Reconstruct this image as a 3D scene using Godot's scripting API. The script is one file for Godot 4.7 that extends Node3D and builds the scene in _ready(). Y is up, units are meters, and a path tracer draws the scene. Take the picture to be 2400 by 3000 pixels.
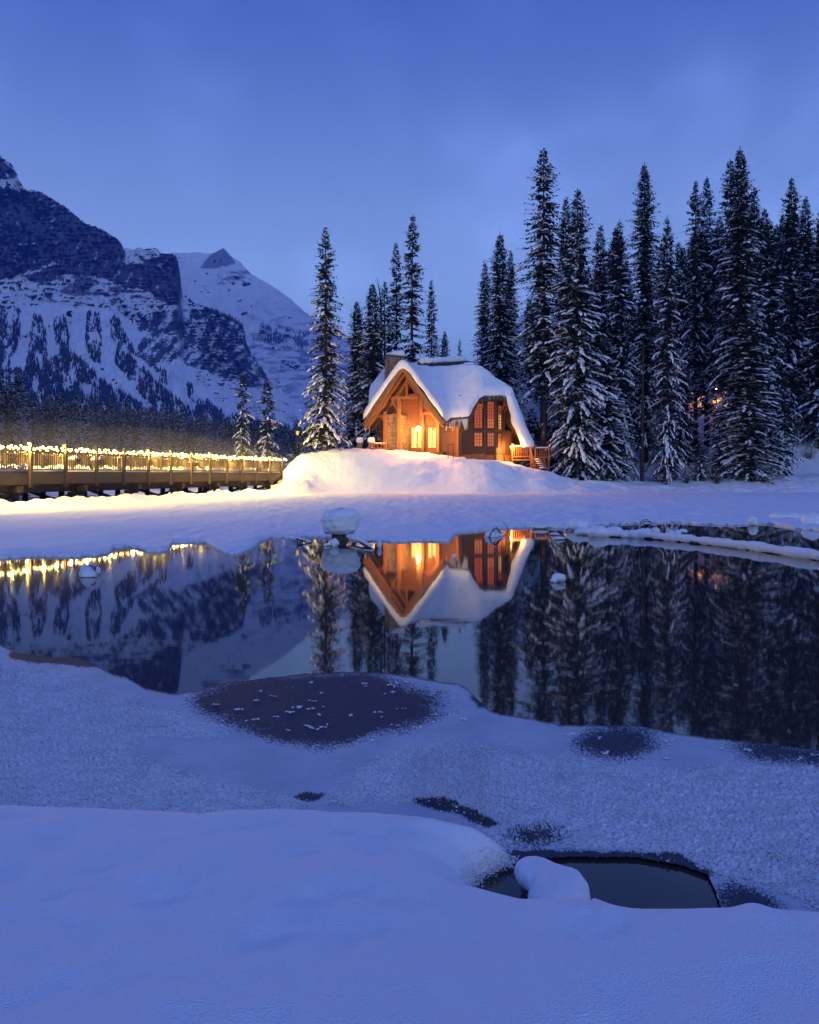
extends Node3D
# A timber lodge on a snowy island at blue hour: frozen lake with an open pond, a lit footbridge, spruces, mountains.
# Survey constants: what one unit of the survey sheet means at a given distance from the viewpoint.
const F := 2598.0
const CX := 1200.0
const HY := 1391.0
const EYE := 1.6
const M17 := 1.3913          # second survey sheet, coarser

var rng := RandomNumberGenerator.new()
var mats := {}
var counts := {}
var nz := FastNoiseLite.new()
var nz2 := FastNoiseLite.new()
var rz := FastNoiseLite.new()

# ------------------------------------------------------------------ small mesh builder
class MB:
	var v := PackedVector3Array()
	var n := PackedVector3Array()
	var c := PackedColorArray()
	var i := PackedInt32Array()
	var smooth := false
	var col := Color.WHITE
	func tri(a: Vector3, b: Vector3, d: Vector3) -> void:
		var k := v.size()
		v.push_back(a); v.push_back(b); v.push_back(d)
		c.push_back(col); c.push_back(col); c.push_back(col)
		i.push_back(k); i.push_back(k + 1); i.push_back(k + 2)
	func quad(a: Vector3, b: Vector3, d: Vector3, e: Vector3) -> void:
		var k := v.size()
		v.push_back(a); v.push_back(b); v.push_back(d); v.push_back(e)
		for q in 4: c.push_back(col)
		i.append_array([k, k + 1, k + 2, k, k + 2, k + 3])
	func box(o: Vector3, s: Vector3, b := Basis.IDENTITY) -> void:
		var h := s * 0.5
		var p := []
		for q in 8:
			p.append(o + b * Vector3(h.x if q & 1 else -h.x, h.y if q & 2 else -h.y, h.z if q & 4 else -h.z))
		quad(p[0], p[2], p[3], p[1]); quad(p[4], p[5], p[7], p[6])
		quad(p[0], p[4], p[6], p[2]); quad(p[1], p[3], p[7], p[5])
		quad(p[0], p[1], p[5], p[4]); quad(p[2], p[6], p[7], p[3])
	func beam(a: Vector3, b: Vector3, w: float, h: float, up := Vector3.UP) -> void:
		var d := (b - a).normalized()
		var s := d.cross(up).normalized()
		if s.length() < 0.5: s = Vector3.RIGHT
		var u := s.cross(d).normalized()
		box((a + b) * 0.5, Vector3(w, h, a.distance_to(b)), Basis(s, u, -d))
	func tube(p: Array, r: Array, sides := 6) -> void:
		# smooth tube along p
		var k := v.size()
		for q in p.size():
			var d: Vector3 = (p[min(q + 1, p.size() - 1)] - p[max(q - 1, 0)]).normalized()
			var s := d.cross(Vector3(0.31, 0.87, 0.38) if absf(d.y) < 0.9 else Vector3.RIGHT).normalized()
			var u := s.cross(d)
			for a in sides:
				var t := TAU * a / sides
				v.push_back(p[q] + (s * cos(t) + u * sin(t)) * r[q]); c.push_back(col)
		for q in p.size() - 1:
			for a in sides:
				var a2 := (a + 1) % sides
				var w := k + q * sides
				i.append_array([w + a, w + a2, w + sides + a2, w + a, w + sides + a2, w + sides + a])
		var e := v.size()
		v.push_back(p[0]); v.push_back(p[p.size() - 1]); c.push_back(col); c.push_back(col)
		for a in sides:
			var a2 := (a + 1) % sides
			i.append_array([e, k + a2, k + a, e + 1, e - sides + a, e - sides + a2])
	func dome(o: Vector3, f: Vector3, u: Vector3, s: Vector3, sides := 6) -> void:
		# flattened lump with a flat underside: f, u, s are its half axes
		var k := v.size()
		v.push_back(o + u); n.push_back(u.normalized()); c.push_back(col)
		for ring in 2:
			var rr := 0.68 if ring == 0 else 1.0
			var hh := 0.66 if ring == 0 else -0.1
			for a in sides:
				var t := TAU * a / sides + ring * 0.5
				var w := f * cos(t) * rr + s * sin(t) * rr
				v.push_back(o + w + u * hh)
				n.push_back((w.normalized() * (0.5 if ring == 0 else 1.0) + u.normalized() * (0.8 if ring == 0 else 0.05)).normalized())
				c.push_back(col)
		for a in sides:
			var a2 := (a + 1) % sides
			i.append_array([k, k + 1 + a, k + 1 + a2])
			i.append_array([k + 1 + a, k + 1 + sides + a, k + 1 + a2, k + 1 + a2, k + 1 + sides + a, k + 1 + sides + a2])
	func mesh(calc := false, cols := false) -> ArrayMesh:
		var m := ArrayMesh.new()
		if v.is_empty():
			return m
		var a := []
		a.resize(Mesh.ARRAY_MAX)
		a[Mesh.ARRAY_VERTEX] = v
		a[Mesh.ARRAY_INDEX] = i
		if calc:
			n.resize(v.size()); n.fill(Vector3.ZERO)
			for q in range(0, i.size(), 3):
				var w := (v[i[q + 2]] - v[i[q]]).cross(v[i[q + 1]] - v[i[q]])
				n[i[q]] += w; n[i[q + 1]] += w; n[i[q + 2]] += w
			for q in n.size(): n[q] = n[q].normalized()
		if n.size() == v.size() and n.size() > 0:
			a[Mesh.ARRAY_NORMAL] = n
		if cols:
			a[Mesh.ARRAY_COLOR] = c
		m.add_surface_from_arrays(Mesh.PRIMITIVE_TRIANGLES, a)
		return m

# ------------------------------------------------------------------ naming
func numbered(called: String) -> String:
	var k: int = counts.get(called, 0)
	counts[called] = k + 1
	return called if k == 0 else "%s_%03d" % [called, k]

func tag(o: Node, label: String, category := "", group := "") -> Node:
	o.set_meta("label", label)
	if category: o.set_meta("category", category)
	if group: o.set_meta("group", group)
	return o

func thing(called: String, label: String, category: String, base: Vector3, group := "") -> Node3D:
	var o := Node3D.new()
	o.name = numbered(called)
	add_child(o, true)
	o.position = base
	tag(o, label, category, group)
	return o

# a mesh built in world coordinates, hung under its thing
func part(parent: Node3D, called: String, m: Mesh, mat: Material, kind := "") -> MeshInstance3D:
	var o := MeshInstance3D.new()
	o.name = called
	o.mesh = m
	o.material_override = mat
	parent.add_child(o, true)
	var w := Vector3.ZERO
	var p: Node = parent
	while p != self:
		w += (p as Node3D).position
		p = p.get_parent()
	o.position = -w
	if kind: o.set_meta("kind", kind)
	return o

# a mesh in its own axes at a place of its thing
func piece(parent: Node3D, called: String, m: Mesh, mat: Material, tr: Transform3D) -> MeshInstance3D:
	var o := part(parent, called, m, mat)
	var back := o.position
	o.transform = tr
	o.position += back
	return o

func single(called: String, m: Mesh, mat: Material, label: String, category: String, base: Vector3, group := "") -> MeshInstance3D:
	var o := MeshInstance3D.new()
	o.name = numbered(called)
	o.mesh = m
	o.material_override = mat
	add_child(o, true)
	o.position = base
	tag(o, label, category, group)
	return o

func struct(called: String, m: Mesh, mat: Material, label: String, kind := "structure") -> MeshInstance3D:
	var o := MeshInstance3D.new()
	o.name = numbered(called)
	o.mesh = m
	o.material_override = mat
	add_child(o, true)
	o.set_meta("kind", kind)
	o.set_meta("label", label)
	return o

# ------------------------------------------------------------------ survey helpers
func at(px: float, py: float, d: float) -> Vector3:
	return Vector3((px - CX) / F * d, EYE - (py - HY) / F * d, -d)

func gp(px: float, py: float, h := 0.0) -> Vector3:
	var d := F * (EYE - h) / (py - HY)
	return Vector3((px - CX) / F * d, h, -d)

func lut(t: Array, x: float) -> float:
	if x <= t[0][0]: return t[0][1]
	for k in range(1, t.size()):
		if x <= t[k][0]:
			var a: Array = t[k - 1]
			var b: Array = t[k]
			return lerpf(a[1], b[1], (x - a[0]) / (b[0] - a[0]))
	return t[t.size() - 1][1]

func lin(r: float, g: float, b: float) -> Color:
	return Color(r, g, b).linear_to_srgb()

func mat(key: String, col: Color, rough := 0.9, vc := false) -> StandardMaterial3D:
	var m := StandardMaterial3D.new()
	m.resource_name = key
	m.albedo_color = col
	m.roughness = rough
	m.metallic_specular = 0.35
	m.vertex_color_use_as_albedo = vc
	mats[key] = m
	return m

func noise_tex(freq: float, size: int, sd: int, oct := 4) -> NoiseTexture2D:
	var n := FastNoiseLite.new()
	n.seed = sd
	n.frequency = freq
	n.fractal_octaves = oct
	var t := NoiseTexture2D.new()
	t.width = size; t.height = size
	t.seamless = true
	t.noise = n
	return t

func grid(nx: int, ny: int, v: PackedVector3Array, c: PackedColorArray, skip := PackedByteArray()) -> ArrayMesh:
	var n := PackedVector3Array()
	n.resize(v.size())
	var up := 0
	for y in ny:
		for x in nx:
			var dx := v[y * nx + mini(x + 1, nx - 1)] - v[y * nx + maxi(x - 1, 0)]
			var dy := v[mini(y + 1, ny - 1) * nx + x] - v[maxi(y - 1, 0) * nx + x]
			var w := dx.cross(dy)
			if w.y < 0: w = -w
			else: up += 1
			n[y * nx + x] = w.normalized()
	var flip := up * 2 > n.size()
	var idx := PackedInt32Array()
	idx.resize((nx - 1) * (ny - 1) * 6)
	var k := 0
	var sk := skip.size() > 0
	for y in ny - 1:
		for x in nx - 1:
			var a := y * nx + x
			if sk and (skip[a] or skip[a + 1] or skip[a + nx] or skip[a + nx + 1]):
				continue
			if flip:
				idx[k] = a; idx[k + 1] = a + nx + 1; idx[k + 2] = a + 1
				idx[k + 3] = a; idx[k + 4] = a + nx; idx[k + 5] = a + nx + 1
			else:
				idx[k] = a; idx[k + 1] = a + 1; idx[k + 2] = a + nx + 1
				idx[k + 3] = a; idx[k + 4] = a + nx + 1; idx[k + 5] = a + nx
			k += 6
	idx.resize(k)
	var arr := []
	arr.resize(Mesh.ARRAY_MAX)
	arr[Mesh.ARRAY_VERTEX] = v
	arr[Mesh.ARRAY_NORMAL] = n
	if c.size(): arr[Mesh.ARRAY_COLOR] = c
	arr[Mesh.ARRAY_INDEX] = idx
	var m := ArrayMesh.new()
	m.add_surface_from_arrays(Mesh.PRIMITIVE_TRIANGLES, arr)
	return m

# surface nets: the surface where f is zero, f negative inside
func nets(f: Callable, lo: Vector3, hi: Vector3, cell: float) -> ArrayMesh:
	var B := 4
	var nb := Vector3i(((hi - lo) / (cell * B)).ceil())
	var n := nb * B
	var val := PackedFloat32Array()
	val.resize(n.x * n.y * n.z)
	var act := []
	var reach := cell * B * 0.87 * 1.25
	for bz in nb.z:
		for by in nb.y:
			for bx in nb.x:
				var mid := lo + Vector3(bx + 0.5, by + 0.5, bz + 0.5) * cell * B
				var d: float = f.call(mid)
				var near := absf(d) < reach
				if near: act.append(Vector3i(bx, by, bz))
				for z in B:
					for y in B:
						var row := ((bz * B + z) * n.y + by * B + y) * n.x + bx * B
						for x in B:
							val[row + x] = f.call(lo + Vector3(bx * B + x, by * B + y, bz * B + z) * cell) if near else d
	var where := {}
	var v := PackedVector3Array()
	var nn := PackedVector3Array()
	var sx := 1
	var sy := n.x
	var sz := n.x * n.y
	var off := [0, sx, sy, sx + sy, sz, sx + sz, sy + sz, sx + sy + sz]
	var pos := [Vector3(0, 0, 0), Vector3(1, 0, 0), Vector3(0, 1, 0), Vector3(1, 1, 0), Vector3(0, 0, 1), Vector3(1, 0, 1), Vector3(0, 1, 1), Vector3(1, 1, 1)]
	var edges := [[0, 1], [2, 3], [4, 5], [6, 7], [0, 2], [1, 3], [4, 6], [5, 7], [0, 4], [1, 5], [2, 6], [3, 7]]
	var cells := {}
	for b: Vector3i in act:
		for z in range(b.z * B - 1, b.z * B + B):
			for y in range(b.y * B - 1, b.y * B + B):
				for x in range(b.x * B - 1, b.x * B + B):
					if x < 0 or y < 0 or z < 0 or x >= n.x - 1 or y >= n.y - 1 or z >= n.z - 1: continue
					var id := z * sz + y * sy + x
					var s0 := val[id] < 0.0
					if s0 == (val[id + sx] < 0.0) and s0 == (val[id + sy] < 0.0) and s0 == (val[id + sz] < 0.0) and s0 == (val[id + off[3]] < 0.0) and s0 == (val[id + off[5]] < 0.0) and s0 == (val[id + off[6]] < 0.0) and s0 == (val[id + off[7]] < 0.0):
						continue
					if cells.has(id): continue
					cells[id] = true
					var sum := Vector3.ZERO
					var cnt := 0
					for e in edges:
						var a := val[id + off[e[0]]]
						var c2 := val[id + off[e[1]]]
						if (a < 0.0) != (c2 < 0.0):
							sum += (pos[e[0]] as Vector3).lerp(pos[e[1]], a / (a - c2))
							cnt += 1
					var g := Vector3.ZERO
					for q in 8:
						g += ((pos[q] as Vector3) - Vector3(0.5, 0.5, 0.5)) * val[id + off[q]]
					where[id] = v.size()
					v.push_back(lo + (Vector3(x, y, z) + sum / cnt) * cell)
					nn.push_back(g.normalized())
	var idx := PackedInt32Array()
	for id: int in where:
		var s0 := val[id] < 0.0
		for ax in 3:
			var st: int = [sx, sy, sz][ax]
			if s0 == (val[id + st] < 0.0): continue
			var u: int = [sy, sz, sx][ax]
			var w: int = [sz, sx, sy][ax]
			if where.has(id - u) and where.has(id - w) and where.has(id - u - w):
				var a: int = where[id]
				var b2: int = where[id - u]
				var c3: int = where[id - u - w]
				var d2: int = where[id - w]
				if s0: idx.append_array([a, c3, b2, a, d2, c3])
				else: idx.append_array([a, b2, c3, a, c3, d2])
	var arr := []
	arr.resize(Mesh.ARRAY_MAX)
	arr[Mesh.ARRAY_VERTEX] = v
	arr[Mesh.ARRAY_NORMAL] = nn
	arr[Mesh.ARRAY_INDEX] = idx
	var m := ArrayMesh.new()
	if v.size(): m.add_surface_from_arrays(Mesh.PRIMITIVE_TRIANGLES, arr)
	return m

static func smin(a: float, b: float, k: float) -> float:
	var h := clampf(0.5 + 0.5 * (b - a) / k, 0.0, 1.0)
	return lerpf(b, a, h) - k * h * (1.0 - h)

func scatter(called: String, m: Mesh, material: Material, list: Array, label: String, colors := []) -> MultiMeshInstance3D:
	var mm := MultiMesh.new()
	mm.transform_format = MultiMesh.TRANSFORM_3D
	mm.mesh = m
	mm.instance_count = list.size()
	for k in list.size(): mm.set_instance_transform(k, list[k])
	var o := MultiMeshInstance3D.new()
	o.name = numbered(called)
	o.multimesh = mm
	o.material_override = material
	add_child(o, true)
	o.set_meta("kind", "stuff")
	if label: o.set_meta("label", label)
	return o

# ------------------------------------------------------------------
func _ready() -> void:
	rng.seed = 7
	nz.seed = 3; nz.frequency = 1.0; nz.fractal_octaves = 4
	nz2.seed = 11; nz2.frequency = 1.0; nz2.fractal_octaves = 2
	rz.seed = 5; rz.frequency = 1.0; rz.fractal_type = FastNoiseLite.FRACTAL_RIDGED; rz.fractal_octaves = 4
	make_camera_and_sky()
	make_materials()
	make_mountains()
	make_terrain()
	make_water_and_ice()
	make_foreground()
	make_far_forest()
	make_spruces()
	make_lodge()
	make_neighbours()
	make_bridge()
	make_island_details()
	make_pond_details()
	make_haze()

func make_camera_and_sky() -> void:
	var cam := Camera3D.new()
	cam.name = "camera"
	cam.near = 0.1
	cam.far = 16000.0
	cam.projection = Camera3D.PROJECTION_FRUSTUM
	cam.size = 0.1 * 3000.0 / F
	cam.frustum_offset = Vector2(0, -0.1 * (1500.0 - HY) / F)
	cam.position = Vector3(0, EYE, 0)
	add_child(cam)
	var env := Environment.new()
	env.background_mode = Environment.BG_SKY
	var sky := Sky.new()
	var sm := ProceduralSkyMaterial.new()
	sm.sky_top_color = Color8(34, 76, 186)
	sm.sky_horizon_color = Color(1.14, 1.38, 1.66)
	sm.sky_curve = 0.136
	sm.ground_bottom_color = Color8(60, 80, 150)
	sm.ground_horizon_color = Color8(120, 150, 215)
	sm.ground_curve = 0.1
	sm.sun_angle_max = 1.0
	# thin high cloud
	var cn := FastNoiseLite.new()
	cn.seed = 21; cn.frequency = 1.0; cn.fractal_octaves = 5
	var w := 768
	var h := 384
	var im := Image.create(w, h, false, Image.FORMAT_RGBA8)
	for y in h:
		var el := PI * 0.5 - PI * (y + 0.5) / h
		if el < -0.05: break
		for x in w:
			var az := TAU * (x + 0.5) / w
			var p := Vector3(cos(az) * cos(el), sin(el), sin(az) * cos(el))
			var q := p * (1.6 / (p.y + 0.35))
			var a := cn.get_noise_3d(q.x * 1.3 + 4.0, q.y * 2.0, q.z * 2.2) + 0.5 * cn.get_noise_3d(q.x * 0.5, 3.0, q.z * 0.5)
			a = clampf(a * 0.9 + 0.22, 0.0, 1.0)
			im.set_pixel(x, y, Color(0.5, 0.6, 0.82, a * a))
	sm.sky_cover = ImageTexture.create_from_image(im)
	sm.sky_cover_modulate = Color(0.6, 0.6, 0.62, 1.9)
	sky.sky_material = sm
	env.sky = sky
	env.tonemap_mode = Environment.TONE_MAPPER_LINEAR
	env.tonemap_exposure = 0.95
	env.background_energy_multiplier = 1.0
	env.sdfgi_enabled = true
	env.ssao_enabled = true
	env.ssil_enabled = true
	env.fog_enabled = true
	env.fog_light_color = Color8(90, 135, 255)
	env.fog_density = 0.00015
	# the last glow of the sky behind the viewpoint: very soft and low
	var sun := DirectionalLight3D.new()
	sun.name = "twilight"
	sun.light_energy = 0.22
	sun.light_color = Color(0.88, 0.95, 1.0)
	sun.light_angular_distance = 50.0
	sun.shadow_enabled = true
	sun.sky_mode = DirectionalLight3D.SKY_MODE_LIGHT_ONLY
	sun.rotation = Vector3(deg_to_rad(-28.0), deg_to_rad(18.0), 0.0)
	add_child(sun)
	var we := WorldEnvironment.new()
	we.name = "world_environment"
	we.environment = env
	add_child(we)

func make_materials() -> void:
	var s := mat("snow", lin(0.84, 0.85, 0.88), 0.85)
	s.heightmap_enabled = true
	s.heightmap_texture = noise_tex(0.02, 256, 4)
	s.heightmap_scale = 4.0
	s.uv1_triplanar = true
	s.uv1_world_triplanar = true
	s.uv1_scale = Vector3(0.35, 0.35, 0.35)
	var b := mat("bank_snow", lin(0.84, 0.85, 0.88), 0.85)
	b.heightmap_enabled = true
	b.heightmap_texture = noise_tex(0.12, 512, 9, 3)
	b.heightmap_scale = 0.5
	b.uv1_triplanar = true
	b.uv1_world_triplanar = true
	b.uv1_scale = Vector3(1.6, 1.6, 1.6)
	mat("tree_snow", lin(0.82, 0.83, 0.86), 0.9)
	mat("frost", Color.WHITE, 0.75, true).metallic_specular = 0.2
	mat("needles", Color.WHITE, 0.95, true)
	mat("bark", lin(0.055, 0.042, 0.035), 0.95)
	mat("mountain", Color.WHITE, 0.95, true)
	var t := mat("timber", lin(0.30, 0.115, 0.036), 0.6)
	t.heightmap_enabled = true
	t.heightmap_texture = noise_tex(0.05, 256, 14)
	t.heightmap_scale = 0.8
	t.uv1_triplanar = true
	t.uv1_scale = Vector3(1.0, 0.15, 1.0)
	mat("timber_dark", lin(0.12, 0.055, 0.028), 0.7)
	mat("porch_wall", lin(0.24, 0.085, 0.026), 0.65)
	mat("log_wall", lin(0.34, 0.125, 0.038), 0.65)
	mat("thatch", lin(0.11, 0.075, 0.05), 0.95)
	mat("stone", Color.WHITE, 0.9, true)
	mat("mortar", lin(0.14, 0.11, 0.09), 0.95)
	mat("bridge_wood", lin(0.115, 0.078, 0.046), 0.85)
	mat("bridge_dark", lin(0.05, 0.036, 0.028), 0.95)
	mat("iron", lin(0.02, 0.02, 0.022), 0.5)
	mat("twig", lin(0.06, 0.042, 0.034), 0.95)
	mat("rock", lin(0.10, 0.085, 0.075), 0.9)
	mat("lodge_wall", lin(0.075, 0.05, 0.04), 0.9)
	mat("door", lin(0.16, 0.08, 0.04), 0.6)
	var ice := mat("icicle", Color(lin(0.8, 0.88, 0.95), 0.35), 0.1)
	ice.transparency = BaseMaterial3D.TRANSPARENCY_ALPHA
	var w := mat("water", lin(0.045, 0.040, 0.039), 0.026)
	w.metallic_specular = 0.44
	w.heightmap_enabled = true
	w.heightmap_texture = noise_tex(0.012, 512, 31, 2)
	w.heightmap_scale = 0.008
	w.uv1_triplanar = true
	w.uv1_world_triplanar = true
	w.uv1_scale = Vector3(0.5, 0.5, 0.9)
	var bulb := mat("bulb", lin(0.9, 0.7, 0.4), 0.4)
	bulb.emission_enabled = true
	bulb.emission = lin(1.0, 0.62, 0.17)
	bulb.emission_energy_multiplier = 13.0
	var win := mat("lit_pane", lin(0.03, 0.012, 0.006), 0.3)
	win.emission_enabled = true
	win.emission = lin(1.0, 0.16, 0.05)
	win.emission_energy_multiplier = 0.52
	var lamp := mat("lantern_glass", lin(0.9, 0.7, 0.4), 0.3)
	lamp.emission_enabled = true
	lamp.emission = lin(1.0, 0.6, 0.16)
	lamp.emission_energy_multiplier = 40.0
	for gw in [["lit_pane_warm", 1.0, 0.24, 0.06, 0.75], ["lit_pane_yellow", 1.0, 0.45, 0.1, 1.0], ["lit_pane_pink", 1.0, 0.24, 0.11, 0.62], ["pane_bright", 1.0, 0.56, 0.13, 2.6]]:
		var pm := mat(gw[0], lin(0.03, 0.015, 0.008), 0.3)
		pm.emission_enabled = true
		pm.emission = lin(gw[1], gw[2], gw[3])
		pm.emission_energy_multiplier = gw[4]
	mat("dark_glass", lin(0.02, 0.02, 0.025), 0.15)
	mat("grey_wood", lin(0.17, 0.15, 0.14), 0.85)
	var dim := mat("lantern_dim", lin(0.5, 0.3, 0.1), 0.3)
	dim.emission_enabled = true
	dim.emission = lin(1.0, 0.5, 0.12)
	dim.emission_energy_multiplier = 0.9

func omni(p: Vector3, energy: float, size := 0.08, col := Color(1.0, 0.72, 0.36)) -> void:
	var l := OmniLight3D.new()
	l.name = numbered("lamp_light")
	l.position = p
	l.light_energy = energy
	l.light_color = col
	l.light_size = size
	l.omni_range = 120.0
	l.omni_attenuation = 2.0
	l.shadow_enabled = true
	add_child(l, true)

# ------------------------------------------------------------------ mountains
func z4(p: Array) -> Vector2:
	return Vector2(p[0] / 1.725, 400.0 + p[1] / 1.725)

func z4s(list: Array) -> PackedVector2Array:
	var o := PackedVector2Array()
	for p in list: o.append(z4(p))
	return o

var skyA := []
var cliffA := []
var skyB := []

func depthA(px: float, py: float) -> float:
	var s := lut(skyA, px)
	var cb := maxf(lut(cliffA, px), s + 10.0)
	var d := 0.0
	if py < cb:
		d = 2450.0 + 170.0 * (cb - py) / (cb - s)
	else:
		var u := clampf((1420.0 - py) / (1420.0 - cb), 0.0, 1.0)
		d = 1250.0 + 1200.0 * pow(u, 0.85)
	d += 55.0 * rz.get_noise_2d(px * 0.006 + 3.0, py * 0.0035) + 26.0 * nz.get_noise_2d(px * 0.02, py * 0.008)
	if py < cb + 90.0:
		d += 34.0 * rz.get_noise_2d(px * 0.03, py * 0.012 + 9.0) + 16.0 * nz.get_noise_2d(px * 0.015, py * 0.09)
	return d

func depthB(px: float, py: float) -> float:
	var s := lut(skyB, px)
	var u := clampf((1420.0 - py) / (1420.0 - s), 0.0, 1.0)
	return 3500.0 + 1700.0 * u + 70.0 * rz.get_noise_2d(px * 0.006 + 30.0, py * 0.006) + 22.0 * nz.get_noise_2d(px * 0.02 + 50.0, py * 0.02)

func make_mountains() -> void:
	for p in [[-420, -60], [-260, 20], [-150, 40], [0, 95], [60, 140], [88, 190], [100, 230], [130, 268], [200, 275], [340, 360], [430, 440], [500, 460], [600, 520], [625, 560], [640, 580], [700, 562], [800, 565], [812, 590], [893, 598], [912, 700], [926, 822], [1030, 868], [1080, 882], [1180, 920], [1235, 970], [1247, 1050], [1290, 1120], [1340, 1190], [1380, 1262], [1440, 1310], [1590, 1400], [1800, 1500], [2100, 1640]]:
		var q := z4(p)
		skyA.append([q.x, q.y])
	for p in [[-420, 800], [0, 730], [100, 700], [200, 700], [300, 690], [450, 705], [520, 712], [640, 765], [700, 762], [770, 800], [850, 850], [910, 862], [1000, 1080], [1100, 1190], [1300, 1270], [1440, 1340], [2100, 1660]]:
		var q := z4(p)
		cliffA.append([q.x, q.y])
	for p in [[600, 560], [820, 588], [900, 590], [1000, 584], [1060, 592], [1100, 580], [1130, 561], [1165, 600], [1210, 630], [1265, 690], [1400, 770], [1480, 830], [1560, 900], [1660, 960], [1780, 1020], [1950, 1110], [2300, 1300], [2800, 1550]]:
		var q := z4(p)
		skyB.append([q.x, q.y])
	var rock1 := z4s([[-430, -100], [0, 100], [90, 190], [60, 210], [30, 190], [0, 200], [0, 250], [130, 300], [200, 276], [340, 362], [430, 442], [500, 462], [600, 522], [625, 562], [640, 650], [720, 640], [800, 600], [895, 598], [912, 700], [926, 822], [908, 864], [850, 850], [770, 800], [700, 762], [640, 765], [520, 712], [450, 705], [340, 690], [310, 700], [225, 742], [100, 712], [300, 640], [280, 635], [100, 700], [0, 728], [-430, 830]])
	var rock2 := z4s([[220, 800], [230, 730], [300, 690], [450, 705], [560, 740], [640, 770], [760, 790], [850, 850], [800, 860], [720, 870], [600, 870], [540, 830], [440, 850], [340, 850], [260, 835]])
	var rock3 := z4s([[680, 930], [760, 890], [860, 870], [1030, 868], [1180, 922], [1237, 975], [1248, 1060], [1290, 1122], [1340, 1195], [1375, 1265], [1250, 1270], [1150, 1230], [1060, 1190], [960, 1165], [900, 1110], [860, 1140], [760, 1170], [690, 1100], [720, 1020]])
	var rockB := [z4s([[1130, 561], [1195, 640], [1120, 660], [1010, 668], [1060, 600]]), z4s([[1010, 760], [1130, 690], [1250, 660], [1270, 700], [1200, 740], [1090, 745]]), z4s([[1420, 1130], [1500, 1080], [1660, 1070], [1700, 1200], [1600, 1190], [1490, 1180], [1400, 1220]]), z4s([[1240, 1020], [1400, 1000], [1560, 1030], [1560, 1060], [1400, 1090], [1270, 1070]])]
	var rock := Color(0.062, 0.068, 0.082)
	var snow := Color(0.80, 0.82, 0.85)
	# A
	var x0 := -420.0
	var x1 := 1300.0
	var nx := 520
	var ny := 300
	var v := PackedVector3Array()
	var c := PackedColorArray()
	v.resize(nx * ny); c.resize(nx * ny)
	for j in nx:
		var px := lerpf(x0, x1, j / (nx - 1.0))
		var s := lut(skyA, px) + 5.0 * nz.get_noise_1d(px * 0.06) + 3.0 * nz.get_noise_1d(px * 0.2)
		for r in ny:
			var py := lerpf(1420.0, s, r / (ny - 1.0))
			v[r * nx + j] = at(px, py, depthA(px, py))
			var q := Vector2(px + 8.0 * nz.get_noise_2d(px * 0.03, py * 0.03), py + 10.0 * nz.get_noise_2d(px * 0.03 + 40.0, py * 0.03))
			var k := 0.0
			var hz := nz.get_noise_2d(px * 0.009, py * 0.036 + 70.0)     # ledges
			var dg := nz.get_noise_2d(px * 0.03 + py * 0.022, py * 0.012 - px * 0.009)
			var fine := nz.get_noise_2d(px * 0.11 + 9.0, py * 0.14)
			if Geometry2D.is_point_in_polygon(q, rock1):
				k = 1.0 - 0.8 * smoothstep(0.5, 0.62, dg + 0.3 * fine + 0.25 * maxf(hz, 0.0)) - 0.08 * (fine + 0.5)
			elif Geometry2D.is_point_in_polygon(q, rock2):
				k = 0.85 * smoothstep(-0.02, 0.16, hz * 1.2 + 0.22 * fine)
			elif Geometry2D.is_point_in_polygon(q, rock3):
				k = smoothstep(-0.16, 0.06, dg * 0.8 + 0.55 * fine + 0.3 * hz + 0.1)
			else:
				k = 0.6 * smoothstep(0.55, 0.7, hz + 0.6 * fine) * smoothstep(880.0, 960.0, py)
			var streak := nz.get_noise_2d(px * 0.13 + 200.0, py * 0.014) + 0.6 * nz.get_noise_2d(px * 0.01, py * 0.16 + 300.0)
			c[r * nx + j] = snow.lerp(rock * (1.0 + 1.0 * streak), clampf(k, 0.0, 1.0))
	struct("mountain", grid(nx, ny, v, c), mats.mountain, "near dark cliffed mountain with snow gullies on the left")
	# B
	x0 = 300.0
	x1 = 1700.0
	nx = 360
	ny = 220
	v.resize(nx * ny); c.resize(nx * ny)
	for j in nx:
		var px := lerpf(x0, x1, j / (nx - 1.0))
		var s := lut(skyB, px) + 3.0 * nz.get_noise_1d(px * 0.07 + 500.0)
		for r in ny:
			var py := lerpf(1420.0, s, r / (ny - 1.0))
			v[r * nx + j] = at(px, py, depthB(px, py))
			var q := Vector2(px + 6.0 * nz.get_noise_2d(px * 0.04, py * 0.04 + 90.0), py + 6.0 * nz.get_noise_2d(px * 0.04 + 40.0, py * 0.04 + 90.0))
			var fine := nz.get_noise_2d(px * 0.1 + 9.0, py * 0.16 + 50.0)
			var hz := nz.get_noise_2d(px * 0.014 + 20.0, py * 0.06 + 30.0)
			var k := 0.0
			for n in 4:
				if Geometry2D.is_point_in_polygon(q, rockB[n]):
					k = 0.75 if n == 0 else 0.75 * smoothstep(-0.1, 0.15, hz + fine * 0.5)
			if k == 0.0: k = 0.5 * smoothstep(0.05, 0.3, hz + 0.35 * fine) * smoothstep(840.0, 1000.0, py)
			c[r * nx + j] = snow.lerp(rock, clampf(k, 0.0, 1.0))  # rock kept partly snow coloured: haze painted into the far peak
	struct("mountain", grid(nx, ny, v, c), mats.mountain, "farther pale peak with a pointed rock summit, haze painted into its rock colour")
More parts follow.
